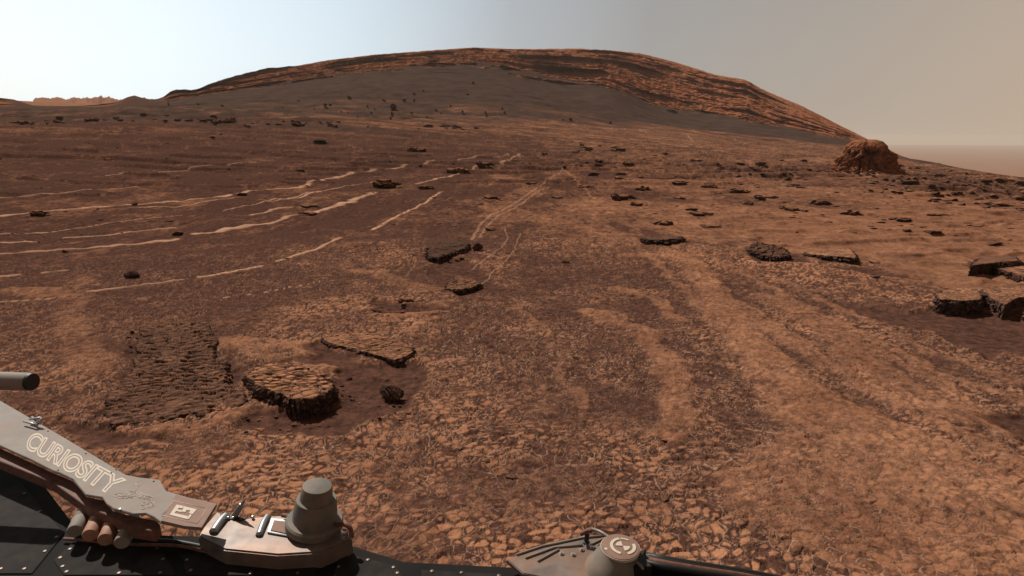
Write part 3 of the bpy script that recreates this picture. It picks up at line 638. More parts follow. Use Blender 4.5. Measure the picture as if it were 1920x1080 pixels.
SING = [
 (762, 566, 30, 8, 'small black lumpy rock poking out of sand beyond the long thin slab'), (893, 470, 26, 18, 'dark broken lump touching the right end of the dark tilted slab'),
 (1058, 494, 20, 9, 'little isolated dark rock right of the twin pale tracks'), (668, 834, 30, 10, 'flat dark stone on cracked bedrock just right of the rover nameplate side'),
 (911, 865, 16, 8, 'small dark ringed stone in the centre foreground'), (960, 895, 26, 8, 'flat dark pebble of stone below the small ringed stone'),
 (1246, 939, 17, 12, 'smooth bluish grey pebble in the lower right foreground'), (1245, 825, 12, 6, 'tiny dark stone beside the near end of the dust streak'),
 (775, 708, 18, 8, 'small dark flake on the sand tongue right of the pitted boulder'), (655, 712, 13, 9, 'small pale brown stone between the pitted boulder and the slab'),
 (1641, 494, 22, 7, 'small dark rock below the thin-edged dusty slab'), (1640, 521, 22, 6, 'small black flat rock in front of the long dark crease'),
 (1865, 459, 34, 9, 'low dark rock on the smooth orange sand at right'), (1925, 600, 26, 12, 'dark rock cut by the right edge below the sloping slab'),
 (1400, 384, 24, 12, 'dark pointed rock standing alone above the smooth orange sand'), (1310, 402, 60, 7, 'wide flat dark outcrop near the centre right'),
 (1170, 376, 50, 12, 'elongated black rock pile right of centre'), (1195, 387, 36, 7, 'black flake at the lower end of the elongated rock pile'),
 (1112, 330, 24, 8, 'dark rock beyond the upper end of the twin tracks'), (1160, 336, 20, 6, 'thin dark flake, upper of the pair near the twin tracks'),
 (725, 352, 55, 12, 'black rubble heap left of centre on the plain'), (800, 355, 30, 6, 'short dark sliver right of the black rubble heap'),
 (780, 285, 40, 8, 'grey brown rubble heap far out on the plain'), (855, 325, 50, 9, 'dark rubble pile beyond the black rubble heap'),
 (912, 314, 38, 8, 'slanting pair of dark flakes at the end of a far vein'), (578, 388, 55, 6, 'upper limb of the dark forked ledge across the middle vein'),
 (580, 401, 50, 6, 'lower limb of the dark forked ledge across the middle vein'), (250, 384, 14, 6, 'small stone sitting on the far pale vein'),
 (75, 403, 30, 7, 'small dark heap beside the far vein at the left edge'), (455, 366, 20, 6, 'dark chip where the far vein breaks'), (335, 441, 22, 10, 'small grey rock in the gap of the main pale vein'),
 (122, 473, 12, 7, 'small stone lying on the main pale vein'), (450, 512, 22, 7, 'pale stone lying on the nearest pale vein'), (1250, 452, 40, 5, 'dark chip in front of the thin black ledge'),
 (920, 432, 22, 8, 'small dark rock between the twin tracks'), (600, 270, 26, 4, 'thin dark flake far out left of centre'), (400, 262, 12, 3, 'tiny far stone alone on the left plain'),
 (490, 806, 16, 8, 'small dark stone in sand below the thick broken slab'), (420, 714, 34, 14, 'black crumbly lump between the bedrock patch and the thick slab'),
 (1150, 890, 12, 6, 'tiny dark stone on cracked ground near the lower centre'), (862, 842, 12, 5, 'tiny stone left of the ringed stone'),
]
for i, (px, py, w, h, lab) in enumerate(SING):
    k = 13 if i == 1 else (14 + i % 8 if any(q_ in lab for q_ in ('pile', 'heap', 'ledge across', 'outcrop', 'pair of dark', 'lumpy', 'crumbly')) else i % 6)
    if k > 13: h *= 1.5
    if i in (26,): r_ = -.6
    else: r_ = None
    place_rock('rock', lab, 'rock', px, py, w, h, k, rot=r_)

# boulders scattered over the grey apron, each where it stands
AP = [(656,186,9,5),(720,191,6,4),(759,190,8,4),(738,205,13,7),(735,215,7,5),(735,219,5,3),(697,213,5,3),(689,200,4,3),(703,206,3,3),(733,223,4,3),(776,178,6,5),(777,191,5,4),(818,209,4,4),(828,213,4,2),(868,212,5,3),
 (911,212,4,3),(941,204,4,3),(946,212,4,3),(771,213,4,3),(800,222,4,2),(888,157,6,3),(877,178,5,2),(653,212,4,2),(316,197,4,3),(372,196,5,3),(417,199,6,3),(610,199,8,4),(620,198,6,3),(670,219,4,2),(845,200,4,2),(912,218,4,2),(530,203,3,2),(560,190,4,2),
 (1070,225,8,3),(1055,224,6,2),(1144,232,6,3),(690,238,4,2),(590,205,4,2),(640,210,4,2),(795,170,4,2)]
for i, (px, py, w, h) in enumerate(AP):
    BIG = {0: 'black boulder at the left of the scatter on the grey slope, larger than its neighbours', 1: 'black boulder high on the grey slope, directly above the biggest boulder\'s left side',
        2: 'flat black boulder high on the grey slope, right of the biggest boulder', 3: 'biggest black boulder on the grey slope under the cliffs', 4: 'upper of two black boulders just below the biggest one on the grey slope',
        5: 'lower of two black boulders just below the biggest one on the grey slope', 10: 'pointed dark boulder standing highest left of the grey slope centre', 26: 'flat reddish dark boulder near the top of the grey slope, below the summit',
        33: 'highest black boulder far left on the grey slope', 13: 'dark boulder alone at the foot of the grey slope, right of the scatter', 34: 'long dark boulder at the grey slope foot, right of centre', 36: 'rightmost dark boulder at the foot of the grey slope'}
    place_rock('boulder', BIG.get(i, 'tiny black boulder among many scattered on the grey sand slope under the cliffs'), 'boulder', px, py+1, w, h*1.25, 6+i % 6, 'boulders on the grey slope', sink=.15)
ORD = 'leftmost second third fourth fifth sixth seventh eighth ninth tenth eleventh twelfth thirteenth fourteenth fifteenth sixteenth seventeenth eighteenth nineteenth twentieth twenty-first twenty-second twenty-third twenty-fourth twenty-fifth rightmost'.split()
def nth(i, xs):
    r = sorted(range(len(xs)), key=lambda j: (xs[j], j)).index(i)
    return ORD[0] if r == 0 else ('rightmost' if r == len(xs)-1 else ORD[r] + ' from left')
rr = np.random.RandomState(4)
def field(n, poly_fn, wr, hr, label, group, name='rock', cat='rock', ks=range(6, 12), hw=None, order=False):
    spots = [poly_fn() for i in range(n)]; base = label
    for i in range(n):
        px, py = spots[i]; label = (nth(i, [q_[0] for q_ in spots]) + base) if order else base; sc = (py-200)/150
        w = rr.uniform(*wr)*(.5+sc)*.62 * (2.0 if rr.rand() < .12 else 1); h = w*rr.uniform(*hr)
        place_rock(name, label, cat, px, py, w, h, list(ks)[rr.randint(len(list(ks)))], group, sink=.35)
def f1():
    while True:
        px = rr.uniform(1640, 1925); py = rr.uniform(305, 400)
        if py > np.interp(px, [1640, 1700, 1800, 1925], [318, 310, 325, 343]) and py < np.interp(px, [1640, 1700, 1925], [352, 375, 400]): return px, py
field(88, f1, (7, 15), (.18, .42), 'dark purplish stone in the crowded rubble field right of the domed butte', 'rubble right of the butte')
def f2():
    px = 1000 + 640*rr.rand()**.8; return px, rr.normal(np.interp(px, [1000, 1300, 1640], [295, 318, 335]), 15)
field(56, f2, (8, 18), (.14, .34), 'flat dark stone scattered on the far middle of the plain left of the domed butte', 'stones on the middle plain', ks=[6,8,9,11,14,16,18,20])
def f3():
    px = rr.uniform(0, 640); return px, np.interp(px, [0, 150, 300, 420, 640], [236, 229, 222, 231, 234]) + rr.normal(0, 3.2)
field(60, f3, (12, 34), (.18, .3), 'dark broken rock in the long ledge at the far left edge of the plain', 'rocks of the far left ledge', ks=[6,8,11,14,15,16,17,18])
def f4():
    px = rr.uniform(780, 940); return px, 240 + (px-860)*.01 + rr.normal(0, 1.6)
field(14, f4, (12, 24), (.12, .25), ' dark flake in the short broken ledge below the grey slope', 'flakes of the short centre ledge', order=True)
def f5():
    a = rr.uniform(0, 1); b = [(1080,275),(1140,282),(1180,300)]; px = rr.uniform(1085, 1170); return px, 275+(px-1085)*.12+rr.normal(0, 4)
field(16, f5, (12, 22), (.15, .3), ' black stone in the small cluster beyond the twin pale tracks', 'black cluster beyond the tracks', order=True)
def f6():
    while True:
        px = rr.uniform(1150, 1920); py = rr.uniform(355, 440)
        if px > 1150+ (py-355): return px, py
field(26, f6, (7, 14), (.14, .35), 'small dark stone half buried in the orange sand in front of the rubble field', 'stones in the orange sand')
LED = [(1000,345),(1045,372),(1100,352),(1210,356),(1275,343),(1330,352),(1385,360),(1240,420),(1340,425),(1480,395),(1540,382),(1600,402),(1690,412),(1760,405),(1830,425),(1270,372),(1440,372),(920,372)]
for i, (px, py) in enumerate(LED):
    w = rr.uniform(20, 46)*(.5+(py-200)/260); place_rock('rock_ledge', nth(i, [q_[0] for q_ in LED]) + ' of the low broken dusty ledges strewn across the middle plain', 'rock ledge', px, py, w, w*rr.uniform(.15, .24), 14+i % 8, 'low ledges of the middle plain', sink=.45, rot=rr.uniform(-.25, .25))
PEB = [(640,700,640,760),(700,760,780,790),(450,780,620,812),(240,622,262,665),(820,485,870,500),(690,570,760,590),(1240,520,1300,540)]
def f7():
    a = PEB[rr.randint(6)]; return rr.uniform(a[0], a[2] if a[2] > a[0] else a[0]+40), rr.uniform(a[1], a[3])
for i in range(60):
    px, py = f7(); w = rr.uniform(4, 11)
    place_rock('pebble', 'pebble lying in the dark sand around the broken slabs', 'pebble', px, py, w, w*rr.uniform(.45, .8), 6+rr.randint(6), 'pebbles around the broken slabs')

def gravel(n):
    me0 = PROTO[6][0]; bm = bmesh.new(); bmesh.ops.create_icosphere(bm, subdivisions=1, radius=1); bm.verts.ensure_lookup_table()
    V = np.array([v_.co[:] for v_ in bm.verts]); Fc = np.array([[v_.index for v_ in f.verts] for f in bm.faces]); bm.free()
    rs = np.random.RandomState(12); P = GRID['P']; t0, t1 = 350, 1100; out = []
    rows = rs.randint(230, 980, n*6); cols = rs.randint(20, 1310, n*6); p = P[rows, cols]
    az = np.arctan2(p[:, 0], p[:, 1]); d = np.hypot(p[:, 0], p[:, 1])
    clump = fbm(p[:, 0]*.25+4, p[:, 1]*.18, 3, 501)
    w = .10 + .9*sst(.08, .35, clump) + 2.0*sst(.48, .60, az)*sst(20, 28, d)*sst(75, 60, d) + .6*sst(.1, .3, az)*sst(22, 35, d); w = w*sst(3.2, 6, d)*sst(150, 90, d)
    keep = np.nonzero(rs.rand(len(w)) < w*.5)[0][:n]; p = p[keep]; d = d[keep]; n = len(keep)
    sz = (d/587)*rs.lognormal(-.15, .45, n)*.75*np.clip(d/14, .75, 1)
    sz = np.clip(sz, .006, .35)
    Q = V[None]*(1+.35*rs.normal(size=(n, len(V), 1))) * np.stack([sz*rs.uniform(.9, 2.0, n), sz*rs.uniform(.8, 1.5, n), sz*rs.uniform(.3, .6, n)], -1)[:, None, :] + p[:, None, :]
    Fa = (Fc[None] + (np.arange(n)*len(V))[:, None, None]).reshape(-1)
    me = bpy.data.meshes.new('gravel'); me.vertices.add(n*len(V)); me.vertices.foreach_set('co', Q.reshape(-1).astype(np.float32))
    k = len(Fa)//3; me.loops.add(len(Fa)); me.polygons.add(k); me.loops.foreach_set('vertex_index', Fa.astype(np.int32)); me.polygons.foreach_set('loop_start', np.arange(0, len(Fa), 3, dtype=np.int32)); me.update(calc_edges=True)
    tone = np.repeat(rs.uniform(.1, .95, n), len(V)); top = np.tile(V[:, 2] > .3, n)
    set_masks(me, (np.where(top, .75, .25), 0, 0), (0, 0, tone)); tag(link('gravel', me, M_rock), kind='stuff')
gravel(5200)

# the lone butte on the plain
def butte():
    p = on_ground(1622, 322); dep = fwd(p); m = dep/F; n, r = 300, 200
    ph = np.linspace(0, 2*np.pi, n+1)[:-1][None, :]; v = np.linspace(0, 1, r)[:, None]
    rad = np.interp(v, [0, .12, .25, .48, .56, .62, .72, .84, .93, 1], [76, 62, 53, 48, 43, 42, 39, 29, 17, 0])
    hgt = np.interp(v, [0, .12, .25, .48, .56, .62, .72, .84, .93, 1], [-8, 3, 11, 30, 34, 37, 46, 54, 57.5, 58])
    cx, sy = np.cos(ph), np.sin(ph); yv = hgt*.05
    n1 = fbm(cx*1.5+yv*.4, sy*1.5+yv*.9, 4, 401); n2 = ridged(cx*4+yv, sy*4-yv*1.6, 4, 403)-.5; n3 = fbm(cx*14+yv*3, sy*14+yv*4, 3, 405)
    low = sst(.66, .5, v)
    q1, q2, _a, _b, qi = cells(cx*2.2+yv*.25+5, sy*2.2+yv*.5+3, 421, 1.0); fct = (qi-.5)*.30 + .20*sst(0, .2, q2-q1)
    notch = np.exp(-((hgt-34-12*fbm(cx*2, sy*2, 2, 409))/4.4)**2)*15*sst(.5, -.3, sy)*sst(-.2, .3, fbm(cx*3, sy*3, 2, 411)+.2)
    rad = rad*(1+.22*n1*(1-.5*sst(.7, 1, v)) + .16*n2*(.35+.65*low) + .06*n3 + fct*(.25+.75*low)*.8) - notch*(rad > 5)
    rad = np.maximum(rad, 0); lean = -4*sst(.3, 1, v)
    hgt = hgt + 2.2*n3*low + 2*n1*sst(.6, .9, v)
    rad = rad*.86
    P = np.stack([(rad*cx+lean-1)*m, rad*sy*.85*m + 0*hgt, np.broadcast_to(hgt*m, rad.shape)], -1)
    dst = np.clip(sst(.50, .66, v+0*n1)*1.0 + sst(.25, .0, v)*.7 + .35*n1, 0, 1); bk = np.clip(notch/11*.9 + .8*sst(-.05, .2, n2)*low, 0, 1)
    me = grid_mesh('butte', P, closed=True, masks=((dst*.9, 0, 0), (np.clip(.9-.45*dst, 0, 1), 0, bk*.8)))
    o = link('butte', me, M_rock); o.location = p
    bm = bmesh.new(); bm.from_mesh(me); bmesh.ops.recalc_face_normals(bm, faces=bm.faces); bm.to_mesh(me); bm.free()
    tag(o, 'lone domed orange butte with a dark undercut, standing at the foot of the hill', 'butte')
butte()
for i in range(26):
    a_ = rr.uniform(-1, 1); w = rr.uniform(4, 12); place_rock('rock', 'small dark block of fallen debris lying at the foot of the domed butte', 'rock', 1624+a_*64, 322-abs(a_)*6+rr.uniform(-2, 7), w, w*rr.uniform(.4, .7), 6+rr.randint(6), 'debris at the foot of the butte')

# ------------------------------------------------------------------ the rover in the foreground
rover = bpy.data.objects.new('rover', None); C.collection.objects.link(rover); rover.location = (0, .4, 0)
tag(rover, 'dusty grey rover deck with lettered nameplate, stepped dome and round target, nearest the camera', 'rover')
M_plate = mat('anodised_plate', (.20, .176, .155), .75, .0, .0006, 25, .12, dust=.5)
M_brown = mat('dusty_brown_panel', (.205, .115, .080), .75, 0, .0004, 40, .10)
M_cream = mat('cream_marking', (.50, .42, .34), .7, 0, 0, 60, .06)
M_dome = mat('painted_grey', (.125, .120, .100), .7, .0, .0004, 18, .22, dust=.6)
M_steel = mat('polished_metal', (.30, .30, .31), .42, .7, .0005, 30, .12)
M_dull = mat('dull_metal', (.15, .122, .105), .5, .35, .0008, 30, .3, dust=.7)
M_dark = mat('dark_composite', (.008, .007, .006), .9, 0, .002, 12, .4, .2)
M_deckp = mat('dusty_black_panel', (.016, .012, .010), .85, 0, .001, 30, .5, .2)
M_rust = mat('rust_brown_cable', (.13, .050, .030), .7, 0, .001, 60, .4)
M_black = mat('black_rubber', (.010, .009, .009), .55, 0, .0005, 50, .3)
M_tan = mat('tan_thermal_sleeve', (.30, .155, .10), .7, .0, .0008, 30, .25)
M_bolt = mat('bright_bolt', (.75, .72, .70), .25, .9, 0, 30, .05)
def rl(name, me, m, parent=rover, smooth=False):
    o = link(name, me, m, parent); me.transform(Matrix.Translation(-Vector((0, .4, 0)))) if parent == rover else None
    if parent != rover: me.transform(Matrix.Translation(-Vector((0, .4, 0))))
    for p in me.polygons: p.use_smooth = smooth
    return o
def prism(name, m, outline, z, th, parent=rover, bev=.0012, taper=None):
    bm = bmesh.new(); vs = [bm.verts.new(on_z(px, py, z)) for px, py in outline]; f = bm.faces.new(vs)
    if f.normal.z < 0: f.normal_flip()
    f.normal_update()
    if f.normal.z < 0: bmesh.ops.reverse_faces(bm, faces=[f])
    r = bmesh.ops.extrude_face_region(bm, geom=[f]); bot = [g_ for g_ in r['geom'] if isinstance(g_, bmesh.types.BMVert)]
    bmesh.ops.translate(bm, verts=vs, vec=(0, 0, 0))
    for v_ in bot: v_.co.z -= th
    bmesh.ops.recalc_face_normals(bm, faces=bm.faces)
    if bev: 
        ed = [e_ for e_ in bm.edges if all(abs(v_.co.z-z) < 1e-6 for v_ in e_.verts)]
        bmesh.ops.bevel(bm, geom=ed, offset=bev, segments=2, affect='EDGES', clamp_overlap=True)
    me = bpy.data.meshes.new(name); bm.to_mesh(me); bm.free(); return rl(name, me, m, parent)
def lathe(bm, base, axis, prof, n=40):
    q = axis.normalized().to_track_quat('Z', 'Y'); rings = []
    for h, r in prof: rings.append([bm.verts.new(base + q @ Vector((max(r, 1e-5)*math.cos(2*math.pi*k/n), max(r, 1e-5)*math.sin(2*math.pi*k/n), h))) for k in range(n)])
    for a, b in zip(rings[:-1], rings[1:]):
        for k in range(n): bm.faces.new((a[k], a[(k+1) % n], b[(k+1) % n], b[k]))
    bm.faces.new(rings[0][::-1]); bm.faces.new(rings[-1])
def lathe_part(name, m, base, axis, prof, parent=rover, n=48, smooth=True):
    bm = bmesh.new(); lathe(bm, base, axis, prof, n); me = bpy.data.meshes.new(name); bm.to_mesh(me); bm.free()
    o = rl(name, me, m, parent, smooth)
    if smooth:
        try: me.set_sharp_from_angle(angle=R(35))
        except Exception: pass
    return o
def tube(bm, pts, r, n=8):
    pts = [Vector(p) for p in pts]; rings = []
    for i, p in enumerate(pts):
        d = (pts[min(i+1, len(pts)-1)] - pts[max(i-1, 0)]).normalized(); q = d.to_track_quat('Z', 'Y'); rr_ = r[i] if isinstance(r, (list, tuple)) else r
        rings.append([bm.verts.new(p + q @ Vector((rr_*math.cos(2*math.pi*k/n), rr_*math.sin(2*math.pi*k/n), 0))) for k in range(n)])
    for a, b in zip(rings[:-1], rings[1:]):
        for k in range(n): bm.faces.new((a[k], a[(k+1) % n], b[(k+1) % n], b[k]))
    bm.faces.new(rings[0][::-1]); bm.faces.new(rings[-1])
def tube_part(name, m, lines, r, parent=rover, n=8):
    bm = bmesh.new()
    for l in lines: tube(bm, l, r, n)
    me = bpy.data.meshes.new(name); bm.to_mesh(me); bm.free(); return rl(name, me, m, parent, True)
def curve(pts, k=6):
    out = []; P = [Vector(p) for p in pts]
    for i in range(len(P)-1):
        a, b, c, d = P[max(i-1, 0)], P[i], P[i+1], P[min(i+2, len(P)-1)]
        for j in range(k):
            t = j/k; out.append(.5*((2*b)+(c-a)*t+(2*a-5*b+4*c-d)*t*t+(3*b-a-3*c+d)*t**3))
    return out + [P[-1]]
ZP = 1.10
# nameplate
plate = prism('nameplate', M_plate, [(-60,716),(35,771),(120,820),(180,856),(236,890),(262,895),(299,899),(311,920),(352,932),(407,944),(379,991),(345,988),(301,978),(289,969),(273,962),(250,963),(232,958),(213,953),
   (200,944),(192,932),(161,927),(150,914),(137,898),(112,886),(99,882),(60,862),(0,835),(-60,806)], ZP, .006)
tp = prism('target_panel', M_brown, [(330,927),(352,934),(405,946),(378,989),(345,986),(302,976)], ZP+.0022, .0021, bev=.0003)
def flat(bm, outline, z, th=.0009):
    vs = [bm.verts.new(on_z(px, py, z)) for px, py in outline]; vb = [bm.verts.new(v.co - Vector((0, 0, th))) for v in vs]; n = len(vs)
    bm.faces.new(vs); bm.faces.new(vb[::-1])
    for k in range(n): bm.faces.new((vs[k], vb[k], vb[(k+1) % n], vs[(k+1) % n]))
def flats(name, m, outs, z, parent):
    bm = bmesh.new()
    for o_ in outs: flat(bm, o_, z)
    bmesh.ops.recalc_face_normals(bm, faces=bm.faces); me = bpy.data.meshes.new(name); bm.to_mesh(me); bm.free(); return rl(name, me, m, parent)
zq = ZP + .0022
q = [(326,939),(387,953),(370,982),(303,966)]
tube_part('border_line', M_cream, [[on_z(*q[k], zq+.0003), on_z(*q[(k+1) % 4], zq+.0003)] for k in range(4)], .0007, tp, 6)
flats('target_symbol', M_cream, [[(331,946),(345,949),(342,953),(335,952),(333,955),(342,957),(340,960),(330,958),(327,962),(354,968),(350,973),(318,965)],
   [(345,949),(369,955),(361,964),(354,962),(357,957),(350,956),(347,960),(341,959)], [(356,964),(360,965),(354,973),(350,973)]], zq+.0012, tp)
# lettering, cut as raised outlines
def lettering():
    cu = bpy.data.curves.new('lettering', 'FONT'); cu.body = 'CURIOSITY'; cu.size = 1; cu.fill_mode = 'NONE'; cu.bevel_depth = .036; cu.shear = .12; cu.bevel_resolution = 1; cu.space_character = .98; cu.resolution_u = 6; cu.offset = .012
    o = bpy.data.objects.new('lettering', cu); C.collection.objects.link(o); bpy.context.view_layer.update()
    me = bpy.data.meshes.new_from_object(o.evaluated_get(bpy.context.evaluated_depsgraph_get())); bpy.data.objects.remove(o); bpy.data.curves.remove(cu)
    n = len(me.vertices); v = np.zeros(n*3, np.float32); me.vertices.foreach_get('co', v); v = v.reshape(-1, 3)
    u = (v[:, 0]-v[:, 0].min())/(v[:, 0].max()-v[:, 0].min()); w = v[:, 1]/.70; zz = v[:, 2]
    a, b = on_z(46, 838, ZP), on_z(214, 931, ZP); ta, tb = on_z(61, 808, ZP), on_z(238, 902, ZP)
    A, B, TA, TB = (np.array(p) for p in (a, b, ta, tb))
    P = (A*(1-u[:, None])+B*u[:, None])*(1-w[:, None]) + (TA*(1-u[:, None])+TB*u[:, None])*w[:, None]
    P[:, 2] = ZP + .0004 + zz*.02
    me.vertices.foreach_set('co', P.astype(np.float32).reshape(-1)); me.update(); me.materials.clear()
    rl('lettering', me, M_cream, plate)
lettering()
# line drawing of a wheeled vehicle
def L(*pts): return [on_z(px, py, ZP+.0005) for px, py in pts]
def ring(cx, cy, rx, ry, n=14): return [on_z(cx+rx*math.cos(2*math.pi*k/n), cy+ry*math.sin(2*math.pi*k/n), ZP+.0005) for k in range(n+1)]
tube_part('line_drawing', M_cream, [ring(268,951,5,4), ring(279,948,5,4), ring(286,946,4,4), ring(271,944,4,2.5), L((257,922),(287,932),(286,938),(252,930),(257,922)), L((262,926),(283,933)), L((256,926),(280,936)),
  L((286,936),(284,941),(276,944),(268,948)), L((284,940),(290,943),(286,947)), L((252,926),(257,914),(259,910)), L((254,908),(261,912),(265,906)), L((258,910),(254,906)), L((250,922),(240,922),(246,927),(238,931),(248,934)),
  L((212,929),(225,924),(238,926),(247,931),(236,935),(224,934),(212,929)), L((218,930),(240,930)), L((222,926),(232,933)), L((228,926),(244,932)), L((252,929),(247,932)), L((264,930),(262,935)), L((272,930),(270,937))], .0007, plate, 6)
for px, py in [(161,850),(223,872),(218,880),(288,902),(109,881),(224,955),(352,935),(90,808)]:
    lathe_part('fastener', M_black, on_z(px, py, ZP+.001), Vector((0, 0, 1)), [(-.001, .0022), (.0012, .0022), (.0014, .001)], plate, 14)
lathe_part('fastener', M_bolt, on_z(225, 954, ZP+.003), Vector((0, 0, 1)), [(-.002, .003), (.001, .003), (.0015, .0015)], plate, 14)
# truss bracket at the plate's upper left
tube_part('truss_bracket', M_steel, [[on_z(56,786,1.115), on_z(78,783,1.13)], [on_z(60,782,1.115), on_z(72,794,1.115)], [on_z(78,783,1.13), on_z(74,796,1.112)], [on_z(45,790,1.113), on_z(70,797,1.113)]], .0035, rover, 8)
# rust-brown under-beam and sleeved tubes
prism('under_beam', M_rust, [(-60,812),(60,868),(99,886),(137,902),(162,931),(195,938),(212,958),(250,968),(290,975),(300,984),(290,996),(255,990),(215,972),(160,948),(100,905),(-60,840)], ZP-.03, .03)
def cyl(name, m, a, b, r, parent=rover): 
    ax = b-a; L_ = ax.length; return lathe_part(name, m, a, ax, [(0, r*.92), (.004, r), (L_*.5-.002, r), (L_*.5, r*.93), (L_*.5+.002, r), (L_-.004, r), (L_, r*.92)], parent, 32)
for px, py, mm in [(150,952,M_plate),(178,960,M_tan),(207,968,M_tan),(238,974,M_plate)]:
    cyl('sleeved_tube', mm, on_z(px+12, py, 1.03), on_z(px-10, py+44, 1.03), .018)
# deck
prism('deck', M_dark, [(-220,740),(60,880),(140,985),(300,1002),(432,1006),(640,1016),(760,1052),(960,1062),(1100,1072),(1400,1100),(1450,1400),(-700,1400)], .985, .32, bev=.004)
for o_ in [[(40,905),(120,1000),(60,1075),(-60,1075),(-90,960)],[(150,1004),(300,1020),(330,1078),(120,1078),(100,1050)],[(330,1022),(470,1028),(600,1040),(590,1078),(350,1078)],[(640,1034),(740,1060),(760,1090),(620,1090)],[(790,1068),(940,1076),(950,1100),(790,1100)]]:
    pn = prism('access_panel', M_deckp, o_, .988, .003, bev=.001)
    for k in range(len(o_)):
        a_, b_ = o_[k], o_[(k+1) % len(o_)]; cx0 = sum(q_[0] for q_ in o_)/len(o_); cy0 = sum(q_[1] for q_ in o_)/len(o_)
        for f_ in (.1, .5):
            px_, py_ = a_[0]+(b_[0]-a_[0])*f_, a_[1]+(b_[1]-a_[1])*f_; px_ += (cx0-px_)*.08; py_ += (cy0-py_)*.12
            lathe_part('screw', M_dull, on_z(px_, py_, .9885), Vector((0, 0, 1)), [(0, .004), (.0012, .004), (.0016, .002)], pn, 12)
tube_part('cable', M_black, [curve([on_z(140,1000,.995), on_z(240,1012,.998), on_z(330,1016,.996), on_z(420,1034,.995)])], .006, rover, 10)
tube_part('cable', M_rust, [curve([on_z(120,1010,.995), on_z(240,1020,.998), on_z(340,1024,.996), on_z(420,1044,.995)])], .004, rover, 10)
prism('equipment_housing', M_dull, [(407,958),(421,966),(454,972),(474,970),(499,967),(531,966),(560,974),(600,985),(650,994),(660,1010),(600,1035),(520,1040),(420,1030),(372,1006),(380,990)], 1.03, .045, bev=.004)
tube_part('polished_edge', M_steel, [curve([on_z(424,968,1.033), on_z(414,978,1.035), on_z(400,998,1.033)])], .011, rover, 16)
tube_part('polished_edge', M_steel, [curve([on_z(502,969,1.032), on_z(494,982,1.034), on_z(486,1004,1.032)])], .009, rover, 16)
prism('instrument_cover', M_steel, [(508,971),(548,975),(541,1004),(501,997)], 1.036, .004, bev=.001)
prism('cover_panel', M_brown, [(514,975),(543,978),(537,1000),(507,994)], 1.0385, .002, bev=.0005)
# tall spike
sb = on_z(440, 967, 1.035); st_ = on_z(461.5, 933, 1.14)
d_ = azel(461.5, 933); 
def at_height_over(base, px, py):
    """point above the base on the sight line's bearing distance"""
    d = ray(px, py); t = base.y/d[1]; return Vector((d[0]*t, base.y, CZ+d[2]*t))
tip = at_height_over(sb, 461.5, 933); ax = tip-sb; Ls = ax.length
lathe_part('spike', M_steel, sb, ax, [(0, .0085), (Ls*.45, .0075), (Ls*.62, .006), (Ls*.64, .004), (Ls*.8, .0035), (Ls, .0006)], rover, 20)
prism('painted_spike_shadow', M_black, [(412,963),(430,965),(452,970),(462,971),(450,975),(430,972),(415,968)], 1.033, .002, bev=0)  # thin black sheet standing in for shadow at the spike's foot
# stepped dome
db = on_z(590, 977, 1.045); dt = at_height_over(db, 595, 910); ax = dt-db; H = ax.length; mpx = fwd(db)/F
lathe_part('stepped_dome', M_dome, db, ax, [(-.012, 52*mpx), (.004, 52*mpx), (.009, 49*mpx), (.010, 40*mpx), (H*.28, 39.5*mpx), (H*.60, 36.5*mpx), (H*.64, 35.5*mpx), (H*.645, 29.5*mpx), (H*.96, 27*mpx), (H*.99, 26*mpx), (H, 24*mpx)], rover, 96)
for px, py, r_ in [(474,969,.004),(541,979,.005),(579,976,.005),(615,979,.006),(611,984,.005),(608,990,.006),(600,994,.005),(428,970,.003),(437,970,.003)]:
    lathe_part('bolt', M_bolt, on_z(px, py, 1.036), Vector((0, 0, 1)), [(-.004, r_), (r_*.3, r_), (r_*.8, r_*.8), (r_, r_*.3)], rover, 16)
lathe_part('bolt', M_bolt, on_z(645, 1000, 1.04), Vector((0, 0, 1)), [(-.01, .010), (.006, .010), (.008, .007)], rover, 6, False)
tube_part('cable', M_rust, [curve([on_z(530,966,1.04), on_z(548,969,1.05), on_z(562,972,1.05), on_z(575,979,1.045)])], .006, rover, 10)
tube_part('cable', M_rust, [curve([on_z(556,967,1.05), on_z(568,974,1.06), on_z(580,982,1.04)])], .005, rover, 10)
tube_part('cable', M_rust, [curve([on_z(625,985,1.04), on_z(645,983,1.055), on_z(656,990,1.05), on_z(660,1008,1.03)])], .006, rover, 10)
tube_part('cable', M_dull, [curve([on_z(546,982,1.04), on_z(575,982,1.05), on_z(605,990,1.045)])], .0035, rover, 8)
tube_part('cable', M_dull, [curve([on_z(550,986,1.04), on_z(580,990,1.045), on_z(600,997,1.04)])], .003, rover, 8)
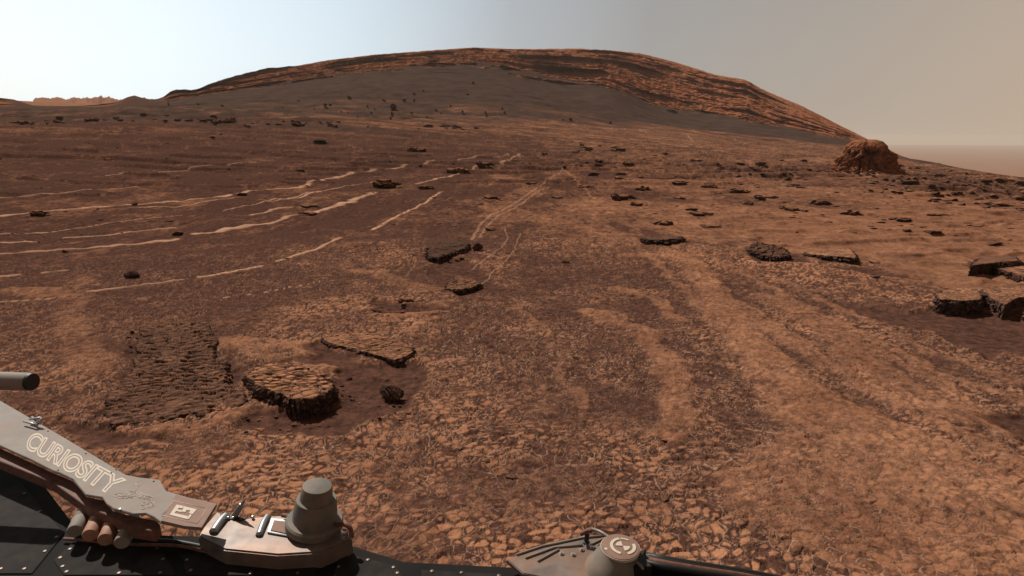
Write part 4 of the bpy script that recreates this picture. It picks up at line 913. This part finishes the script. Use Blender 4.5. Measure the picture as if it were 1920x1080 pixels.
# ribbed bracket plate
ZR = 1.02
rp_ = prism('ribbed_plate', M_dull, [(950,1048),(1000,1030),(1050,1016),(1122,1002),(1150,1010),(1160,1040),(1150,1080),(1060,1090),(980,1075)], ZR, .012, bev=.002)
tube_part('rib', M_plate, [[on_z(968,1040,ZR+.002), on_z(1016,1024,ZR+.002), on_z(1092,1008,ZR+.002), on_z(1135,1004,ZR+.002)], [on_z(985,1046,ZR+.002), on_z(1040,1026,ZR+.002), on_z(1092,1022,ZR+.002)],
   [on_z(1008,1052,ZR+.002), on_z(1048,1030,ZR+.002)], [on_z(1110,1020,ZR+.002), on_z(1130,1010,ZR+.002), on_z(1148,1008,ZR+.002)]], .0028, rp_, 8)
for px, py in [(1053,1038),(1075,1040),(1091,1031),(1102,1022),(1110,1027)]:
    lathe_part('washer', M_bolt, on_z(px, py, ZR+.001), Vector((0, 0, 1)), [(0, .0058), (.002, .0058), (.0022, .003)], rp_, 20)
    lathe_part('washer_hole', M_black, on_z(px, py, ZR+.0034), Vector((0, 0, 1)), [(0, .0028), (.0006, .0028)], rp_, 14)
hb_ = on_z(1099, 1018, ZR); hk = [at_height_over(hb_, *p) for p in [(1099,1018),(1100,1008),(1101,1001)]]
lathe_part('hook', M_black, hb_, hk[2]-hb_, [(0, .0085), (.004, .0085), (.005, .006), ((hk[2]-hb_).length, .0055)], rover, 20)
tube_part('hook_tip', M_rust, [curve([at_height_over(hb_, *p) for p in [(1088,1002),(1094,999),(1101,996),(1110,995)]])], [.0055]*18+[.004], rover, 10)
tube_part('support_arm', M_dull, [curve([on_z(1109,992,1.05), on_z(1125,997,1.06), on_z(1146,1010,1.06)])], .0045, rover, 10)
# round calibration target
zt = 1.075; tcn = on_z(1163, 1024.5, zt); mp = fwd(tcn)/F; tr = 36.5*mp
th = lathe_part('target_housing', M_dome, tcn - Vector((.02, .005, .075)), Vector((.02, .005, .068)), [(0, tr*1.42), (.014, tr*1.40), (.03, tr*1.22), (.052, tr*1.05), (.058, tr*.98), (.066, tr*.97)], rover, 72)
td = lathe_part('target_disc', M_cream, tcn - Vector((0, 0, .010)), Vector((0, 0, 1)), [(0, tr*.97), (.006, tr), (.0085, tr)], rover, 72)
lathe_part('disc_face', M_brown, tcn - Vector((0, 0, .0012)), Vector((0, 0, 1)), [(0, tr*.965), (.0012, tr*.965), (.0014, tr*.95)], td, 72)
def arc_pts(c, r0, r1, a0, a1, n=14):
    o_ = [(r1, a0+(a1-a0)*k/n) for k in range(n+1)] + [(r0, a1-(a1-a0)*k/n) for k in range(n+1)]
    return [c + Vector((r*math.cos(a), r*math.sin(a), 0)) for r, a in o_]
bm = bmesh.new(); cc_ = tcn + Vector((.006, .0, .0012))
for o_ in [arc_pts(cc_, tr*.50, tr*.66, R(100), R(250)), arc_pts(cc_, tr*.50, tr*.66, R(-75), R(15)), arc_pts(cc_, tr*.52, tr*.62, R(50), R(92)),
           arc_pts(cc_, tr*.02, tr*.36, R(95), R(175), 6), arc_pts(cc_, tr*.02, tr*.36, R(-85), R(-5), 6)]:
    vs = [bm.verts.new(p) for p in o_]; f = bm.faces.new(vs)
r_ = bmesh.ops.extrude_face_region(bm, geom=bm.faces[:]); bmesh.ops.translate(bm, verts=[g_ for g_ in r_['geom'] if isinstance(g_, bmesh.types.BMVert)], vec=(0, 0, .0006))
bmesh.ops.recalc_face_normals(bm, faces=bm.faces); me = bpy.data.meshes.new('disc_symbol'); bm.to_mesh(me); bm.free(); rl('disc_symbol', me, M_cream, td)
lathe_part('disc_mark', M_cream, on_z(1136, 1029, zt+.0006), Vector((0, 0, 1)), [(0, .004), (.0005, .004)], td, 20)
prism('side_bracket', M_black, [(1172,1046),(1190,1036),(1212,1028),(1206,1040),(1222,1062),(1190,1064)], 1.05, .03)
tube_part('bracket_edge', M_dull, [curve([on_z(1176,1050,1.055), on_z(1196,1056,1.055), on_z(1206,1068,1.05)])], .0035, rover, 8)
rq = np.random.RandomState(3)
for k in range(9):
    o0 = rq.uniform(-7, 9); z0 = 1.0+rq.uniform(0, .03)
    tube_part('harness_cable', M_black if k % 3 else M_rust, [curve([on_z(1190+k*3, 1046+o0*.6, z0), on_z(1240, 1054+o0, z0+.01), on_z(1310, 1066+o0, z0), on_z(1400, 1080+o0, z0-.02), on_z(1500, 1100+o0, z0-.05)])], .0085, rover, 10)
prism('arm_shell', M_dark, [(1180,1056),(1260,1056),(1340,1070),(1420,1084),(1500,1104),(1500,1300),(1180,1300)], 1.0, .06, bev=.006)
# cylinder end poking in at the left edge
ca = on_z(-60, 712, 1.32); cb = on_z(60, 716, 1.32)
lathe_part('end_cylinder', M_plate, ca, cb-ca, [(0, .026), ((cb-ca).length*.93, .026), ((cb-ca).length*.97, .025)], rover, 40)
lathe_part('end_cap', M_black, ca + (cb-ca)*.97, cb-ca, [(0, .0255), (.008, .0245), (.009, .018)], rover, 40)

# ------------------------------------------------------------------ air
def haze(dens):
    bm = bmesh.new(); bmesh.ops.create_cube(bm, size=1); me = bpy.data.meshes.new('haze'); bm.to_mesh(me); bm.free()
    me.transform(Matrix.Diagonal((16400, 16400, 109, 1))); m = bpy.data.materials.new('dusty_air'); m.use_nodes = True; t = m.node_tree; t.nodes.clear()
    v = N(t, 'ShaderNodeVolumePrincipled'); v.inputs['Color'].default_value = (.93, .80, .68, 1); v.inputs['Density'].default_value = dens; v.inputs['Anisotropy'].default_value = .1
    o_ = N(t, 'ShaderNodeOutputMaterial'); t.links.new(v.outputs[0], o_.inputs['Volume'])
    o = link('haze', me, m); o.location = (0, 0, -69+109/2); tag(o, kind='stuff')
haze(.00024)
